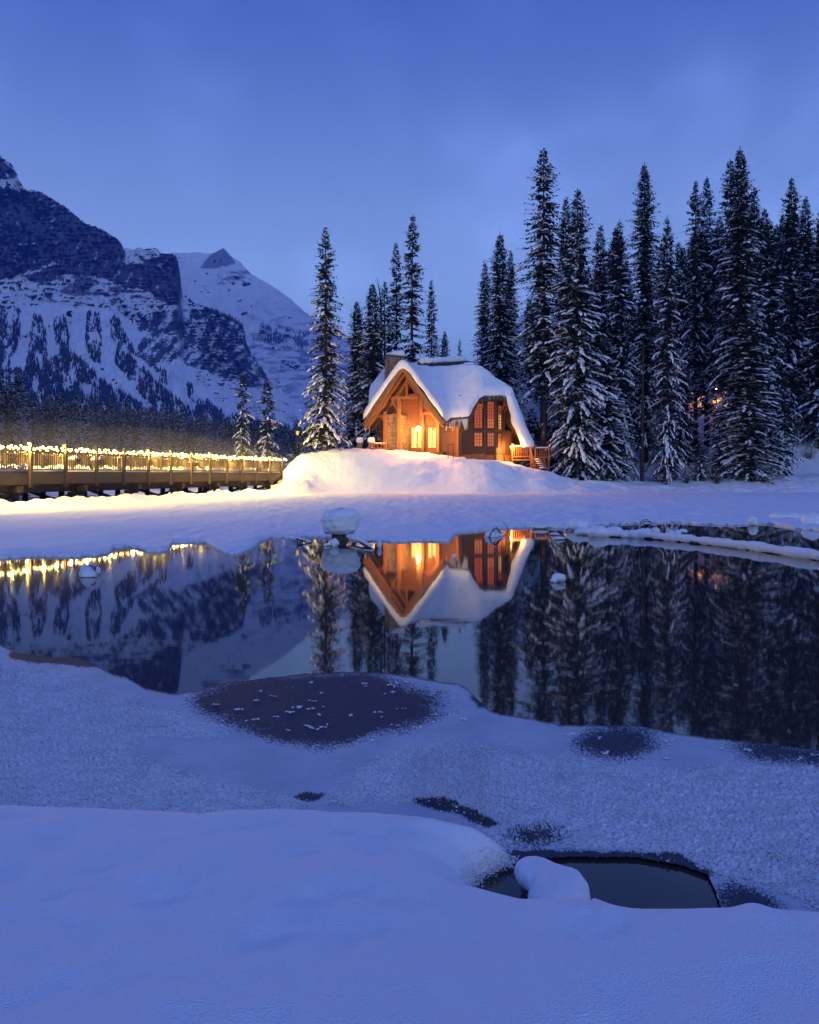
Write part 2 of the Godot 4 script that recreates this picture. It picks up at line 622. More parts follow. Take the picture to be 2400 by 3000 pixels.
	# trees in strips down the slopes of the near mountain
	var strips := [z4s([[-400, 900], [0, 850], [40, 900], [60, 1000], [30, 1120], [0, 1180], [-400, 1200]]), z4s([[70, 880], [110, 880], [105, 960], [90, 1060], [40, 1180], [45, 1040]]), z4s([[170, 900], [205, 910], [240, 1010], [240, 1200], [125, 1200], [150, 1010]]), z4s([[270, 910], [330, 920], [350, 1020], [340, 1150], [310, 1180], [275, 1010]]), z4s([[440, 890], [500, 900], [515, 1010], [510, 1150], [470, 1140], [430, 1060]]), z4s([[555, 920], [590, 910], [640, 1000], [690, 1110], [600, 1080], [560, 1010]]),
		z4s([[-420, 1190], [130, 1180], [240, 1140], [330, 1080], [400, 1120], [480, 1200], [560, 1270], [690, 1340], [770, 1380], [860, 1430], [900, 1600], [-420, 1650]]), z4s([[590, 1080], [660, 1110], [730, 1180], [840, 1290], [960, 1380], [1060, 1440], [1060, 1560], [880, 1440], [720, 1320], [640, 1220], [580, 1150]]), z4s([[780, 1170], [840, 1190], [850, 1260], [800, 1240]]), z4s([[940, 1230], [1010, 1290], [1090, 1380], [1250, 1430], [1500, 1480], [1750, 1560], [1750, 1700], [900, 1600], [980, 1400], [950, 1310]])]
	var cone := MB.new()
	cone.col = Color(0.028, 0.034, 0.036)
	for q in 3:
		var yb := 0.08 + q * 0.27
		var rr := 0.17 - q * 0.045
		if q == 2: cone.col = Color(0.05, 0.056, 0.06)
		for a in 5:
			var t0 := TAU * a / 5 + q
			var t1 := TAU * (a + 1) / 5 + q
			cone.tri(Vector3(cos(t0) * rr, yb, sin(t0) * rr), Vector3(0, yb + 0.5 - q * 0.05, 0), Vector3(cos(t1) * rr, yb, sin(t1) * rr))
	var list := []
	rng.seed = 99
	for k in strips.size():
		var lo := Vector2(1e9, 1e9)
		var hi := -lo
		for p in strips[k]:
			lo = lo.min(p); hi = hi.max(p)
		var want := int((hi.x - lo.x) * (hi.y - lo.y) * (0.085 if k < 6 or k == 8 else 0.11))
		for n in want:
			var p := Vector2(rng.randf_range(lo.x, hi.x), rng.randf_range(lo.y, hi.y))
			if not Geometry2D.is_point_in_polygon(p, strips[k]): continue
			if nz.get_noise_2d(p.x * 0.03, p.y * 0.012) < rng.randf_range(-0.4, 0.25): continue
			var d := depthA(p.x, p.y)
			var h := rng.randf_range(6.0, 15.0)
			list.append(Transform3D(Basis(Vector3.UP, rng.randf() * TAU).scaled(Vector3(h, h, h)), at(p.x, p.y, d) - Vector3(0, 1.0, 0)))
	# a thin fringe along the lower right ridge
	for n in 130:
		var px := rng.randf_range(612.0, 715.0)
		var py := lut(skyA, px) + rng.randf_range(0.0, 10.0)
		var h := rng.randf_range(8.0, 16.0)
		list.append(Transform3D(Basis(Vector3.UP, rng.randf() * TAU).scaled(Vector3(h, h, h)), at(px, py, depthA(px, py)) - Vector3(0, 1.0, 0)))
	for n in 900:
		var px := rng.randf_range(760.0, 1000.0)
		var py := rng.randf_range(955.0, 1010.0) + (px - 800.0) * 0.2
		if nz.get_noise_2d(px * 0.02, py * 0.03 + 5.0) < 0.0: continue
		if py < lut(skyB, px) + 6.0: continue
		var h := rng.randf_range(12.0, 22.0)
		list.append(Transform3D(Basis(Vector3.UP, rng.randf() * TAU).scaled(Vector3(h, h, h)), at(px, py, depthB(px, py)) - Vector3(0, 1.0, 0)))
	scatter("slope_forest", cone.mesh(false, true), mats.needles, list, "dark strips of far trees down the mountain slopes")

# ------------------------------------------------------------------ shore
var crest := [[-22.0, 0.15], [-13.6, 0.3], [-12.2, 0.9], [-11.1, 1.5], [-10.3, 2.45], [-9.1, 3.3], [-6.6, 3.8], [-4.2, 3.72], [-1.3, 3.6], [3.95, 3.12], [7.6, 2.72], [10.5, 2.15], [13.3, 1.35], [15.0, 1.0], [21.8, 0.95], [30.0, 1.2], [40.0, 1.7], [120.0, 2.5]]

func ground(x: float, d: float) -> float:
	var c := lut(crest, x)
	var right := smoothstep(12.0, 24.0, x)
	var front := 71.5 + 0.8 * nz2.get_noise_1d(x * 0.12) + right * 2.0
	var h := c * smoothstep(front, front + lerpf(4.6, 9.0, right), d)
	if x < -11.0: h = lerpf(h, 1.5, smoothstep(80.0, 86.0, d) * smoothstep(-30.0, -16.0, x) * (1.0 - smoothstep(100.0, 130.0, d)))
	h += (1.1 + 0.5 * nz.get_noise_2d(x * 0.8, d * 0.8)) * exp(-pow((x + 9.4) / 2.2, 2.0) - pow((d - 71.6) / 2.2, 2.0))
	h += maxf(0.0, d - 84.0) * 0.42 * smoothstep(14.0, 34.0, x) * (1.0 - 0.5 * smoothstep(95.0, 140.0, d))
	h += maxf(0.0, d - 100.0) * 0.1 * smoothstep(-8.0, 6.0, x)
	var rough := smoothstep(front - 0.5, front + 3.0, d)
	h += rough * (0.22 * nz.get_noise_2d(x * 0.22, d * 0.3) + 0.16 * nz.get_noise_2d(x * 0.8, d * 0.9) + (0.16 * (1.0 - right)) * absf(nz.get_noise_2d(x * 1.5, d * 1.3 + 8.0)))
	return h - 0.25 * (1.0 - smoothstep(front - 3.0, front, d))

func make_terrain() -> void:
	var xs := []
	var x := -48.0
	while x < 150.0:
		xs.append(x)
		x += 0.4 if x > -14.0 and x < 40.0 else 1.2
	var ds := []
	var d := 66.0
	while d < 240.0:
		ds.append(d)
		d += 0.22 if d < 78.0 else (0.6 if d < 100.0 else 3.0)
	var v := PackedVector3Array()
	v.resize(xs.size() * ds.size())
	for r in ds.size():
		for j in xs.size():
			v[r * xs.size() + j] = Vector3(xs[j], ground(xs[j], ds[r]), -ds[r])
	struct("snowy_shore", grid(xs.size(), ds.size(), v, PackedColorArray()), mats.snow, "snow covered island and shore rising to the right")
	var p := PlaneMesh.new()
	p.size = Vector2(16000, 16000)
	var o := struct("valley_ground", p, mats.snow, "snow covered valley floor reaching the horizon")
	o.position = Vector3(0, -0.3, -4000)

# ------------------------------------------------------------------ pond and ice
var pond_far := [[-400, 1640], [0, 1637], [104, 1630], [209, 1632], [292, 1627], [322, 1620], [334, 1607], [365, 1603], [395, 1604], [425, 1614], [460, 1617], [494, 1613], [500, 1600], [506, 1592], [560, 1589], [600, 1590], [616, 1600], [640, 1612], [668, 1624], [700, 1622], [746, 1605], [770, 1584], [793, 1576], [850, 1574], [900, 1573], [974, 1578], [1060, 1584], [1155, 1586], [1318, 1585], [1330, 1570], [1345, 1562], [1425, 1553], [1497, 1547], [1605, 1545], [1640, 1550], [1690, 1556], [1735, 1550], [1757, 1536], [1850, 1535], [1964, 1530], [2060, 1536], [2150, 1540], [2250, 1534], [2310, 1546], [2400, 1556], [2800, 1575]]
var pond_near := [[-400, 1330], [0, 1360], [40, 1378], [110, 1387], [165, 1389], [195, 1400], [235, 1422], [265, 1430], [310, 1455], [370, 1466], [420, 1456], [480, 1440], [560, 1432], [640, 1422], [760, 1418], [850, 1425], [930, 1440], [965, 1443], [985, 1454], [1012, 1484], [1030, 1500], [1056, 1509], [1120, 1518], [1180, 1531], [1300, 1533], [1345, 1532], [1400, 1545], [1500, 1560], [1620, 1570], [1725, 1585], [2100, 1610]]
var bridge_a := Vector3(-17.84, 1.75, -41.6)
var bridge_b := Vector3(-10.68, 1.75, -73.8)

func bridge_side(x: float, d: float) -> Vector2:   # metres along the bridge's near rail, metres behind it
	var u := (bridge_b - bridge_a).normalized()
	var q := Vector3(x, 1.75, -d) - bridge_a
	return Vector2(q.dot(u), -q.dot(Vector3(-u.z, 0, u.x)))

func make_water_and_ice() -> void:
	var p := PlaneMesh.new()
	p.size = Vector2(120, 110)
	p.subdivide_width = 4
	p.subdivide_depth = 4
	var o := struct("water", p, mats.water, "dark still pond water left open in the lake ice")
	o.position = Vector3(0, 0, -50)
	# snow covered ice beyond the pond
	var nx := 680
	var ny := 150
	var v := PackedVector3Array()
	var sk := PackedByteArray()
	v.resize(nx * ny); sk.resize(nx * ny)
	for j in nx:
		var px := lerpf(-500.0, 2800.0, (j - 30.0) / (nx - 61.0))
		if j < 30: px = -500.0 - 3200.0 * pow((30.0 - j) / 30.0, 1.5)
		if j > nx - 31: px = 2800.0 + 3200.0 * pow((j - (nx - 31.0)) / 30.0, 1.5)
		var e := lut(pond_far, px) + 2.5 * nz.get_noise_1d(px * 0.03) + 1.5 * nz.get_noise_1d(px * 0.11)
		var de := F * EYE / (e - HY)
		for r in ny:
			var d := de
			var y := -0.04
			if r > 0:
				var t := (r - 1.0) / (ny - 2.0)
				d = de + 0.012 + (260.0 - de) * pow(t, 3.2)
				var x := (px - CX) / F * d
				y = 0.035 + 0.05 * (1.0 - exp(-(d - de) / 0.16))
				y += (0.05 * nz.get_noise_2d(x * 0.35, d * 0.16) + 0.03 * nz.get_noise_2d(x * 1.1, d * 0.55)) * smoothstep(0.0, 1.5, d - de)
				if r == 1: y = 0.03
				var bs := bridge_side(x, d)
				y += 0.42 * exp(-pow((bs.y + 1.0) / 0.75, 2.0)) * (1.0 + 0.7 * nz.get_noise_1d(bs.x * 0.35)) * (1.0 - smoothstep(70.0, 75.0, d))
				y += 0.06 * absf(nz.get_noise_2d(x * 2.1, d * 1.2)) * exp(-pow((bs.y + 5.0) / 2.2, 2.0))
				if bs.y > -0.3 and bs.y < 18.0 and d < 72.0: sk[r * nx + j] = 1  # ice left out so dark water stands in for shade round the bridge
			v[r * nx + j] = Vector3((px - CX) / F * d, y, -d)
	struct("snow_covered_ice", grid(nx, ny, v, PackedColorArray(), sk), mats.snow, "flat snow covered lake ice beyond the open water")

var zone_dark := PackedFloat32Array()
var zone_hoar := PackedFloat32Array()
var zone_crack := PackedFloat32Array()
const ZW := 380
const ZH := 240

func m17(list: Array) -> PackedVector2Array:
	var o := PackedVector2Array()
	for p in list: o.append(Vector2(p[0], p[1]) * M17)
	return o

func blur(a: PackedFloat32Array, times: int, s := 1) -> PackedFloat32Array:
	for k in times:
		var b := a.duplicate()
		for y in range(s, ZH - s):
			for x in range(s, ZW - s):
				var q := y * ZW + x
				b[q] = (a[q] * 2.0 + a[q - s] + a[q + s] + a[q - ZW * s] + a[q + ZW * s]) / 6.0
		a = b
	return a

func zone(a: PackedFloat32Array, px: float, py: float) -> float:
	var fx := clampf((px + 320.0) / 8.0, 0.0, ZW - 2.001)
	var fy := clampf((py - 1840.0) / 4.0, 0.0, ZH - 2.001)
	var x := int(fx)
	var y := int(fy)
	var q := y * ZW + x
	return lerpf(lerpf(a[q], a[q + 1], fx - x), lerpf(a[q + ZW], a[q + ZW + 1], fx - x), fy - y)

var pool := PackedVector2Array()

func make_foreground() -> void:
	var dark := [m17([[395, 1472], [420, 1453], [480, 1437], [560, 1428], [640, 1418], [760, 1412], [800, 1420], [840, 1438], [900, 1450], [945, 1480], [945, 1500], [870, 1535], [790, 1555], [680, 1580], [590, 1570], [500, 1545], [430, 1510]]),
		m17([[1190, 1572], [1230, 1540], [1300, 1528], [1340, 1526], [1380, 1545], [1405, 1570], [1380, 1592], [1300, 1602], [1220, 1592]]), m17([[1500, 1552], [1620, 1566], [1725, 1580], [1900, 1592], [1900, 1625], [1725, 1617], [1640, 1618], [1550, 1597]]),
		m17([[25, 1374], [110, 1384], [215, 1394], [215, 1408], [120, 1402], [60, 1398], [20, 1388]]), m17([[618, 1682], [650, 1672], [690, 1680], [670, 1692], [630, 1693]]), m17([[870, 1690], [930, 1688], [1010, 1718], [1060, 1752], [1030, 1752], [960, 1722], [880, 1705]]),
		m17([[1060, 1755], [1130, 1742], [1200, 1760], [1190, 1785], [1110, 1795], [1070, 1785]]), m17([[1500, 1862], [1560, 1868], [1620, 1890], [1660, 1935], [1510, 1935]]), m17([[990, 1470], [1020, 1460], [1035, 1490], [1010, 1496]]), m17([[1030, 1800], [1120, 1798], [1300, 1800], [1420, 1806], [1500, 1850], [1480, 1860], [1400, 1830], [1200, 1818], [1040, 1822]])]
	var hoar := [m17([[-240, 1395], [0, 1400], [120, 1418], [240, 1470], [420, 1520], [520, 1535], [440, 1560], [300, 1555], [270, 1600], [440, 1650], [640, 1690], [620, 1720], [-240, 1740]]), m17([[680, 1700], [720, 1665], [790, 1610], [860, 1580], [960, 1568], [1060, 1590], [1150, 1602], [1300, 1618], [1450, 1628], [1560, 1618], [1725, 1612], [2000, 1620], [2000, 2000], [1640, 1890], [1480, 1835], [1300, 1800], [1040, 1790], [980, 1720], [860, 1690]])]
	pool = m17([[1000, 1835], [1040, 1817], [1130, 1816], [1200, 1812], [1340, 1813], [1430, 1828], [1490, 1850], [1505, 1882], [1520, 1930], [1560, 2000], [900, 2000], [960, 1900]])
	zone_crack.resize(ZW * ZH); zone_dark.resize(ZW * ZH); zone_hoar.resize(ZW * ZH)
	for y in ZH:
		for x in ZW:
			var q := Vector2(x * 8.0 - 320.0, y * 4.0 + 1840.0)
			q += Vector2(14.0 * nz.get_noise_2d(q.x * 0.02, q.y * 0.02), 9.0 * nz.get_noise_2d(q.x * 0.02 + 50.0, q.y * 0.02))
			for n in dark.size():
				if Geometry2D.is_point_in_polygon(q, dark[n]):
					if n in [3, 4, 5, 8, 9]: zone_crack[y * ZW + x] = 1.0
					else: zone_dark[y * ZW + x] = 1.0
			for p in hoar:
				if Geometry2D.is_point_in_polygon(q, p): zone_hoar[y * ZW + x] = 1.0
	zone_dark = blur(blur(blur(zone_dark, 8, 3), 4, 2), 3)
	zone_hoar = blur(zone_hoar, 12)
	zone_crack = blur(zone_crack, 4)
	# frosted ice between the pond and the bank
	var nx := 1060
	var ny := 300
	var v := PackedVector3Array()
	var c := PackedColorArray()
	var sk := PackedByteArray()
	v.resize(nx * ny); c.resize(nx * ny); sk.resize(nx * ny)
	var frost := Color(0.50, 0.53, 0.58)
	var white := Color(0.74, 0.76, 0.80)
	var clear := Color(0.030, 0.035, 0.062)
	rng.seed = 12
	for j in nx:
		var px := lerpf(-280.0, 2680.0, (j - 40.0) / (nx - 81.0))
		if j < 40: px = -280.0 - 5200.0 * pow((40.0 - j) / 40.0, 1.6)
		if j > nx - 41: px = 2680.0 + 5200.0 * pow((j - (nx - 41.0)) / 40.0, 1.6)
		var e := lut(pond_near, px / M17) * M17 + 3.0 * nz.get_noise_1d(px * 0.02 + 80.0) + 1.5 * nz.get_noise_1d(px * 0.09)
		var b := lerpf(2440.0, 2790.0, smoothstep(1150.0, 1450.0, px))
		for r in ny:
			var py := e if r < 2 else lerpf(e, b, pow((r - 1.0) / (ny - 2.0), 1.15))
			var d := F * EYE / (py - HY)
			var x := (px - CX) / F * d
			var k := r * nx + j
			var m := maxf(zone(zone_dark, px, py), zone(zone_crack, px, py) * 1.15)
			var hh := zone(zone_hoar, px, py)
			var n1 := nz.get_noise_2d(x * 38.0, d * 38.0)
			var n2 := nz2.get_noise_2d(x * 75.0, d * 75.0)
			var n3 := nz.get_noise_2d(x * 2.2, d * 2.2)
			var w := hh * smoothstep(-0.35, 0.1, n3 + hh - 0.55) * lerpf(0.35, 1.0, smoothstep(-0.3, 0.25, nz.get_noise_2d(x * 5.0 + 9.0, d * 7.0)))
			var y := 0.014 + 0.003 * n1 + w * (0.007 + 0.016 * maxf(0.0, n1 + 0.15) + 0.006 * n2)
			if r == 0: y = -0.02
			v[k] = Vector3(x, y, -d)
			var col := frost.lerp(white, clampf(w * 0.8 + 0.4 * n3 + 0.2, 0.0, 1.0))
			col = col.lerp(clear, w * 0.55 * smoothstep(0.05, 0.45, -n1 - 0.3 * n2))  # dark specks paint shade into the hollows of the hoar
			col = col.lerp(clear, 0.93 * smoothstep(-0.05, 0.18, m * 1.22 + 0.34 * n3 - 0.15 - (0.62 * rng.randf() + 0.25 * (n2 + 0.5))))
			if py < e + 7.0: col = col.lerp(clear, 0.7 * smoothstep(7.0, 2.0, py - e))
			c[k] = col
			if Geometry2D.is_point_in_polygon(Vector2(px + 3.0 * n1, py + 3.0 * n1), pool): sk[k] = 1
	struct("frosted_ice", grid(nx, ny, v, c, sk), mats.frost, "thin frosted lake ice with dark clear patches in the foreground")
	# frost crystals
	var tuft := MB.new()
	rng.seed = 5
	tuft.col = Color(0.80, 0.82, 0.86)
	for k in 9:
		var az := rng.randf() * TAU
		var lean := rng.randf_range(0.3, 1.2)
		var dirv := Vector3(cos(az) * lean, 1.0, sin(az) * lean).normalized()
		var l := rng.randf_range(0.6, 1.0)
		var s := dirv.cross(Vector3.UP).normalized() * 0.24
		tuft.quad(Vector3.ZERO, dirv * l * 0.55 + s, dirv * l, dirv * l * 0.55 - s)
	var hoar_list := []
	var n_try := 320000
	for k in n_try:
		var px := rng.randf_range(-260.0, 2660.0)
		var py := rng.randf_range(1900.0, 2780.0)
		var hh := zone(zone_hoar, px, py)
		if rng.randf() > hh * 1.1: continue
		if px < 1350.0 and py > 2445.0: continue
		if maxf(zone(zone_dark, px, py), zone(zone_crack, px, py)) > 0.25 and rng.randf() < 0.93: continue
		if Geometry2D.is_point_in_polygon(Vector2(px, py), pool): continue
		var p := gp(px, py)
		if rng.randf() > smoothstep(-0.5, 0.25, nz.get_noise_2d(p.x * 5.0 + 9.0, -p.z * 7.0) + hh * 0.25): continue
		var s := rng.randf_range(0.004, 0.0105)
		hoar_list.append(Transform3D(Basis(Vector3.UP, rng.randf() * TAU).scaled(Vector3(s * 1.2, s, s * 1.2)), p + Vector3(0, 0.016, 0)))
	scatter("hoar_frost", tuft.mesh(false, true), mats.frost, hoar_list, "dense feathery hoar frost covering the near ice")
	var flowers := []
	for k in 420:
		var px := rng.randf_range(0.0, 2400.0)
		var py := rng.randf_range(1960.0, 2420.0)
		var m := zone(zone_dark, px, py)
		if py < lut(pond_near, px / M17) * M17 + 14.0: continue
		if m < 0.2 and rng.randf() > 0.35: continue
		var p := gp(px, py)
		for q in rng.randi_range(1, 4):
			var s := rng.randf_range(0.008, 0.02) * (1.0 + 0.1 * (-p.z - 4.0))
			flowers.append(Transform3D(Basis(Vector3.UP, rng.randf() * TAU).scaled(Vector3(s * 1.3, s * 0.8, s * 1.3)), p + Vector3(rng.randf_range(-0.03, 0.03), 0.013, rng.randf_range(-0.02, 0.02))))
	scatter("frost_flowers", tuft.mesh(false, true), mats.frost, flowers, "scattered white frost flowers on the dark clear ice")
	make_bank()

var bank_edge := PackedVector2Array([Vector2(-16.0, 4.9), Vector2(-9.0, 4.4), Vector2(-4.5, 4.25), Vector2(-2.4, 4.02), Vector2(-1.9, 4.03), Vector2(-1.5, 3.97), Vector2(-0.9, 3.93), Vector2(-0.4, 3.95), Vector2(0.1, 3.86), Vector2(0.33, 3.75), Vector2(0.42, 3.64), Vector2(0.355, 3.585), Vector2(0.265, 3.5), Vector2(0.228, 3.36), Vector2(0.265, 3.24), Vector2(0.45, 3.13), Vector2(0.68, 3.04), Vector2(1.05, 3.05), Vector2(1.35, 3.03), Vector2(1.8, 3.06), Vector2(3.2, 3.1), Vector2(7.0, 3.5), Vector2(16.0, 3.9)])

func bank_dist(x: float, d: float) -> float:
	var p := Vector2(x, d)
	var best := 1e9
	var inside := false
	for k in bank_edge.size() - 1:
		var a := bank_edge[k]
		var b := bank_edge[k + 1]
		var ab := b - a
		var t := clampf((p - a).dot(ab) / ab.length_squared(), 0.0, 1.0)
		best = minf(best, p.distance_squared_to(a + ab * t))
		if (a.x > x) != (b.x > x) and d < a.y + (x - a.x) / (b.x - a.x) * (b.y - a.y): inside = not inside
	best = sqrt(best)
	return best if inside else -best

func make_bank() -> void:
	var xs := 390
	var ys := 215
	var v := PackedVector3Array()
	var sk := PackedByteArray()
	v.resize(xs * ys); sk.resize(xs * ys)
	for r in ys:
		for j in xs:
			var x := lerpf(-3.6, 2.9, (j - 30.0) / (xs - 61.0))
			if j < 30: x = -3.6 - 11.0 * pow((30.0 - j) / 30.0, 1.7)
			if j > xs - 31: x = 2.9 + 11.0 * pow((j - (xs - 31.0)) / 30.0, 1.7)
			var d := lerpf(1.0, 4.6, (r - 12.0) / (ys - 13.0))
			if r < 12: d = 1.0 - 8.0 * pow((12.0 - r) / 12.0, 1.6)
			var e := bank_dist(x, d)
			var y := -0.06
			if e > 0.0:
				var wide := 0.34 if x < 0.6 else 0.26
				var u := 1.0 - minf(e / wide, 1.0)
				y = 0.205 * pow(1.0 - u * u, 0.6) + 0.03 * smoothstep(0.2, 1.4, e)
				y += 0.022 * nz2.get_noise_2d(x * 1.1, d * 1.3) * smoothstep(0.0, 0.4, e) + 0.009 * nz2.get_noise_2d(x * 4.0, d * 4.0) * smoothstep(0.02, 0.3, e)
				y += 0.045 * exp(-(pow((x - 0.55) / 0.13, 2.0) + pow((d - 2.88) / 0.14, 2.0))) + 0.02 * exp(-(pow((x - 1.12) / 0.05, 2.0) + pow((d - 2.9) / 0.1, 2.0)))
				y = maxf(y, -0.06)
			elif e < -0.03: sk[r * xs + j] = 1
			v[r * xs + j] = Vector3(x, y, -d)
	struct("snow_bank", grid(xs, ys, v, PackedColorArray(), sk), mats.bank_snow, "smooth rounded bank of deep snow in the foreground")
	# crystals on the rim of the bank beside the pool
	var tuft := MB.new()
	tuft.col = Color(0.8, 0.82, 0.86)
	rng.seed = 15
	for k in 7:
		var az := rng.randf() * TAU
		var dv := Vector3(cos(az) * 0.7, 0.8, sin(az) * 0.7)
		var s := dv.cross(Vector3.UP).normalized() * 0.2
		tuft.quad(Vector3.ZERO, dv * 0.5 + s, dv, dv * 0.5 - s)
	var list := []
	for k in 1500:
		var q := rng.randf_range(7.0, 14.0)
		var a := bank_edge[int(q)]
		var b := bank_edge[int(q) + 1]
		var p := a.lerp(b, q - int(q)) + Vector2(rng.randfn(0.0, 0.02), rng.randfn(0.0, 0.02))
		var e := bank_dist(p.x, p.y)
		var y := 0.015
		if e > 0.0:
			var u := 1.0 - minf(e / 0.34, 1.0)
			y = 0.205 * pow(1.0 - u * u, 0.6)
		if y > 0.09: continue
		var s := rng.randf_range(0.004, 0.010)
		list.append(Transform3D(Basis(Vector3.UP, rng.randf() * TAU).scaled(Vector3(s, s, s)), Vector3(p.x, y, -p.y)))
	scatter("rim_frost", tuft.mesh(false, true), mats.frost, list, "frost crystals fringing the bank beside the small pool")

# ------------------------------------------------------------------ trees
# one spruce: {trunk, crown, snow}
func spruce(sd: int, H: float, R: float, cb: float, snow: float, dens: float, gap := 0.0, tw := 1.0, dust := 0.2) -> Dictionary:
	var r := RandomNumberGenerator.new()
	r.seed = sd
	var tr := MB.new()
	var bend := Vector3(r.randf_range(-0.3, 0.3), 0, r.randf_range(-0.3, 0.3))
	var axis := func(y: float) -> Vector3:
		var t := y / H
		return Vector3(0, y, 0) + bend * sin(t * 3.0) * 0.5
	var pts := []
	var rad := []
	for k in 9:
		var y := H * k / 8.0 * 0.985
		pts.append(axis.call(y) + Vector3(0, -0.4 if k == 0 else 0.0, 0))
		rad.append(lerpf(0.012 * H, 0.02, pow(k / 8.0, 0.8)) + (0.06 if k == 0 else 0.0))
	tr.tube(pts, rad, 8)
	var cr := MB.new()
	var sn := MB.new()
	var y := cb * H
	var weak := 0.0
	while y < H * 0.99:
		var t := (y - cb * H) / (H * (1.0 - cb))
		var prof := pow(1.0 - t, 0.56) * (0.72 + 0.28 * minf(1.0, t * 5.0)) * lerpf(0.4, 1.0, smoothstep(0.0, 0.15, 1.0 - t))
		if r.randf() < 0.25: weak = r.randf()
		prof *= 0.84 + 0.3 * r.randf() - 0.25 * weak * gap
		var nb := int(roundf(lerpf(8.0, 4.0, t) * dens))
		var skew := r.randf() * TAU
		for k in nb:
			if r.randf() < gap * 0.35: continue
			var az := skew + TAU * k / nb + r.randfn(0.0, 0.3)
			var L := R * prof * r.randf_range(0.68, 1.15) + 0.10
			if r.randf() < 0.05: L *= 1.3
			var out := Vector3(cos(az), 0, sin(az))
			var side := Vector3(-sin(az), 0, cos(az))
			var rise := lerpf(0.0, 0.75, smoothstep(0.7, 1.0, t)) + r.randf_range(-0.12, 0.1)
			var fall := lerpf(0.72, 0.14, t) * r.randf_range(0.75, 1.25)
			var o: Vector3 = axis.call(y + r.randf_range(-0.12, 0.12))
			var ns := maxi(3, int(L / 0.2))
			var loaded := r.randf() < snow * 0.74 * (1.0 - 0.76 * t)
			var from := r.randf_range(0.2, 0.5)
			var wide := r.randf_range(0.75, 1.25)
			for q in ns:
				var s := (q + 0.7) / ns
				var p := o + out * L * s + Vector3.UP * L * (rise * s - fall * s * s + 0.16 * s * s * s)
				var tl := (0.20 + 0.30 * (1.0 - s)) * minf(1.0, 0.4 + L) * r.randf_range(0.7, 1.3) * tw
				var sh := 0.75 + 0.5 * r.randf()
				var frosty := r.randf() < dust * (1.2 - t)
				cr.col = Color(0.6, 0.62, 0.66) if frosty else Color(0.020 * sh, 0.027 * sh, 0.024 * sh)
				for z in 3:
					var dv := out * r.randf_range(0.3, 0.9) + side * (0.8 if z == 0 else (-0.8 if z == 1 else r.randf_range(-0.3, 0.3))) + Vector3.UP * (r.randf_range(-0.55, 0.05) if z < 2 else r.randf_range(-0.9, -0.2))
					dv = dv.normalized() * tl
					var w := dv.cross(Vector3(r.randfn(), 1.2, r.randfn())).normalized() * tl * 0.2
					cr.quad(p, p + dv * 0.45 + w, p + dv, p + dv * 0.5 - w)
				if loaded and s > from and (q % 2 == 0 or r.randf() < 0.35):
					var len := r.randf_range(0.17, 0.30) * minf(1.0, 0.45 + L * 0.4) * wide
					var slope := rise - 2.0 * fall * s
					var f := (out + Vector3.UP * slope + side * r.randfn(0.0, 0.2)).normalized()
					var u := f.cross(side).normalized()
					if u.y < 0: u = -u
					sn.dome(p + u * 0.03 + side * r.randfn(0.0, 0.07), f * len * 1.25, u * len * r.randf_range(0.28, 0.42), side * len * r.randf_range(0.4, 0.65) * (1.25 - 0.5 * s), 6)
				elif not loaded and r.randf() < snow * 0.05 * (1.0 - 0.8 * t):
					sn.dome(p + Vector3(0, 0.03, 0), out * 0.13, Vector3(0, 0.06, 0), side * 0.1, 5)
		y += lerpf(0.42, 0.24, t) * r.randf_range(0.8, 1.25) / sqrt(dens)
	# leader
	cr.col = Color(0.02, 0.026, 0.024)
	cr.beam(axis.call(H * 0.97), axis.call(H), 0.05, 0.05)
	return {"h": H, "r": R, "trunk": tr.mesh(true), "crown": cr.mesh(false, true), "snow": sn.mesh()}

var kinds := {}

func plant(kind: String, px: float, top: float, d: float, half: float, label: String, turn: float, category := "spruce tree", group := "", base_y := -99.0) -> Node3D:
	var k: Dictionary = kinds[kind]
	var x := (px - CX) / F * d
	var g := ground(x, d) if base_y < -90.0 else base_y
	var ty := EYE + (HY - top) / F * d
	var sy: float = (ty - g) / k.h
	var sx: float = half / F * d / (k.r * 0.6)
	var o := thing("spruce_tree", label, category, Vector3(x, g, -d), group)
	var names := ["trunk", "crown"]
	for n in names:
		var m := MeshInstance3D.new()
		m.name = n
		m.mesh = k[n]
		m.material_override = mats.bark if n == "trunk" else mats.needles
		o.add_child(m, true)
		if n == "crown":
			var s := MeshInstance3D.new()
			s.name = "snow_load"
			s.mesh = k.snow
			s.material_override = mats.tree_snow
			s.set_meta("kind", "stuff")
			m.add_child(s, true)
	o.rotation.y = turn
	o.scale = Vector3(sx, sy, sx)
	return o

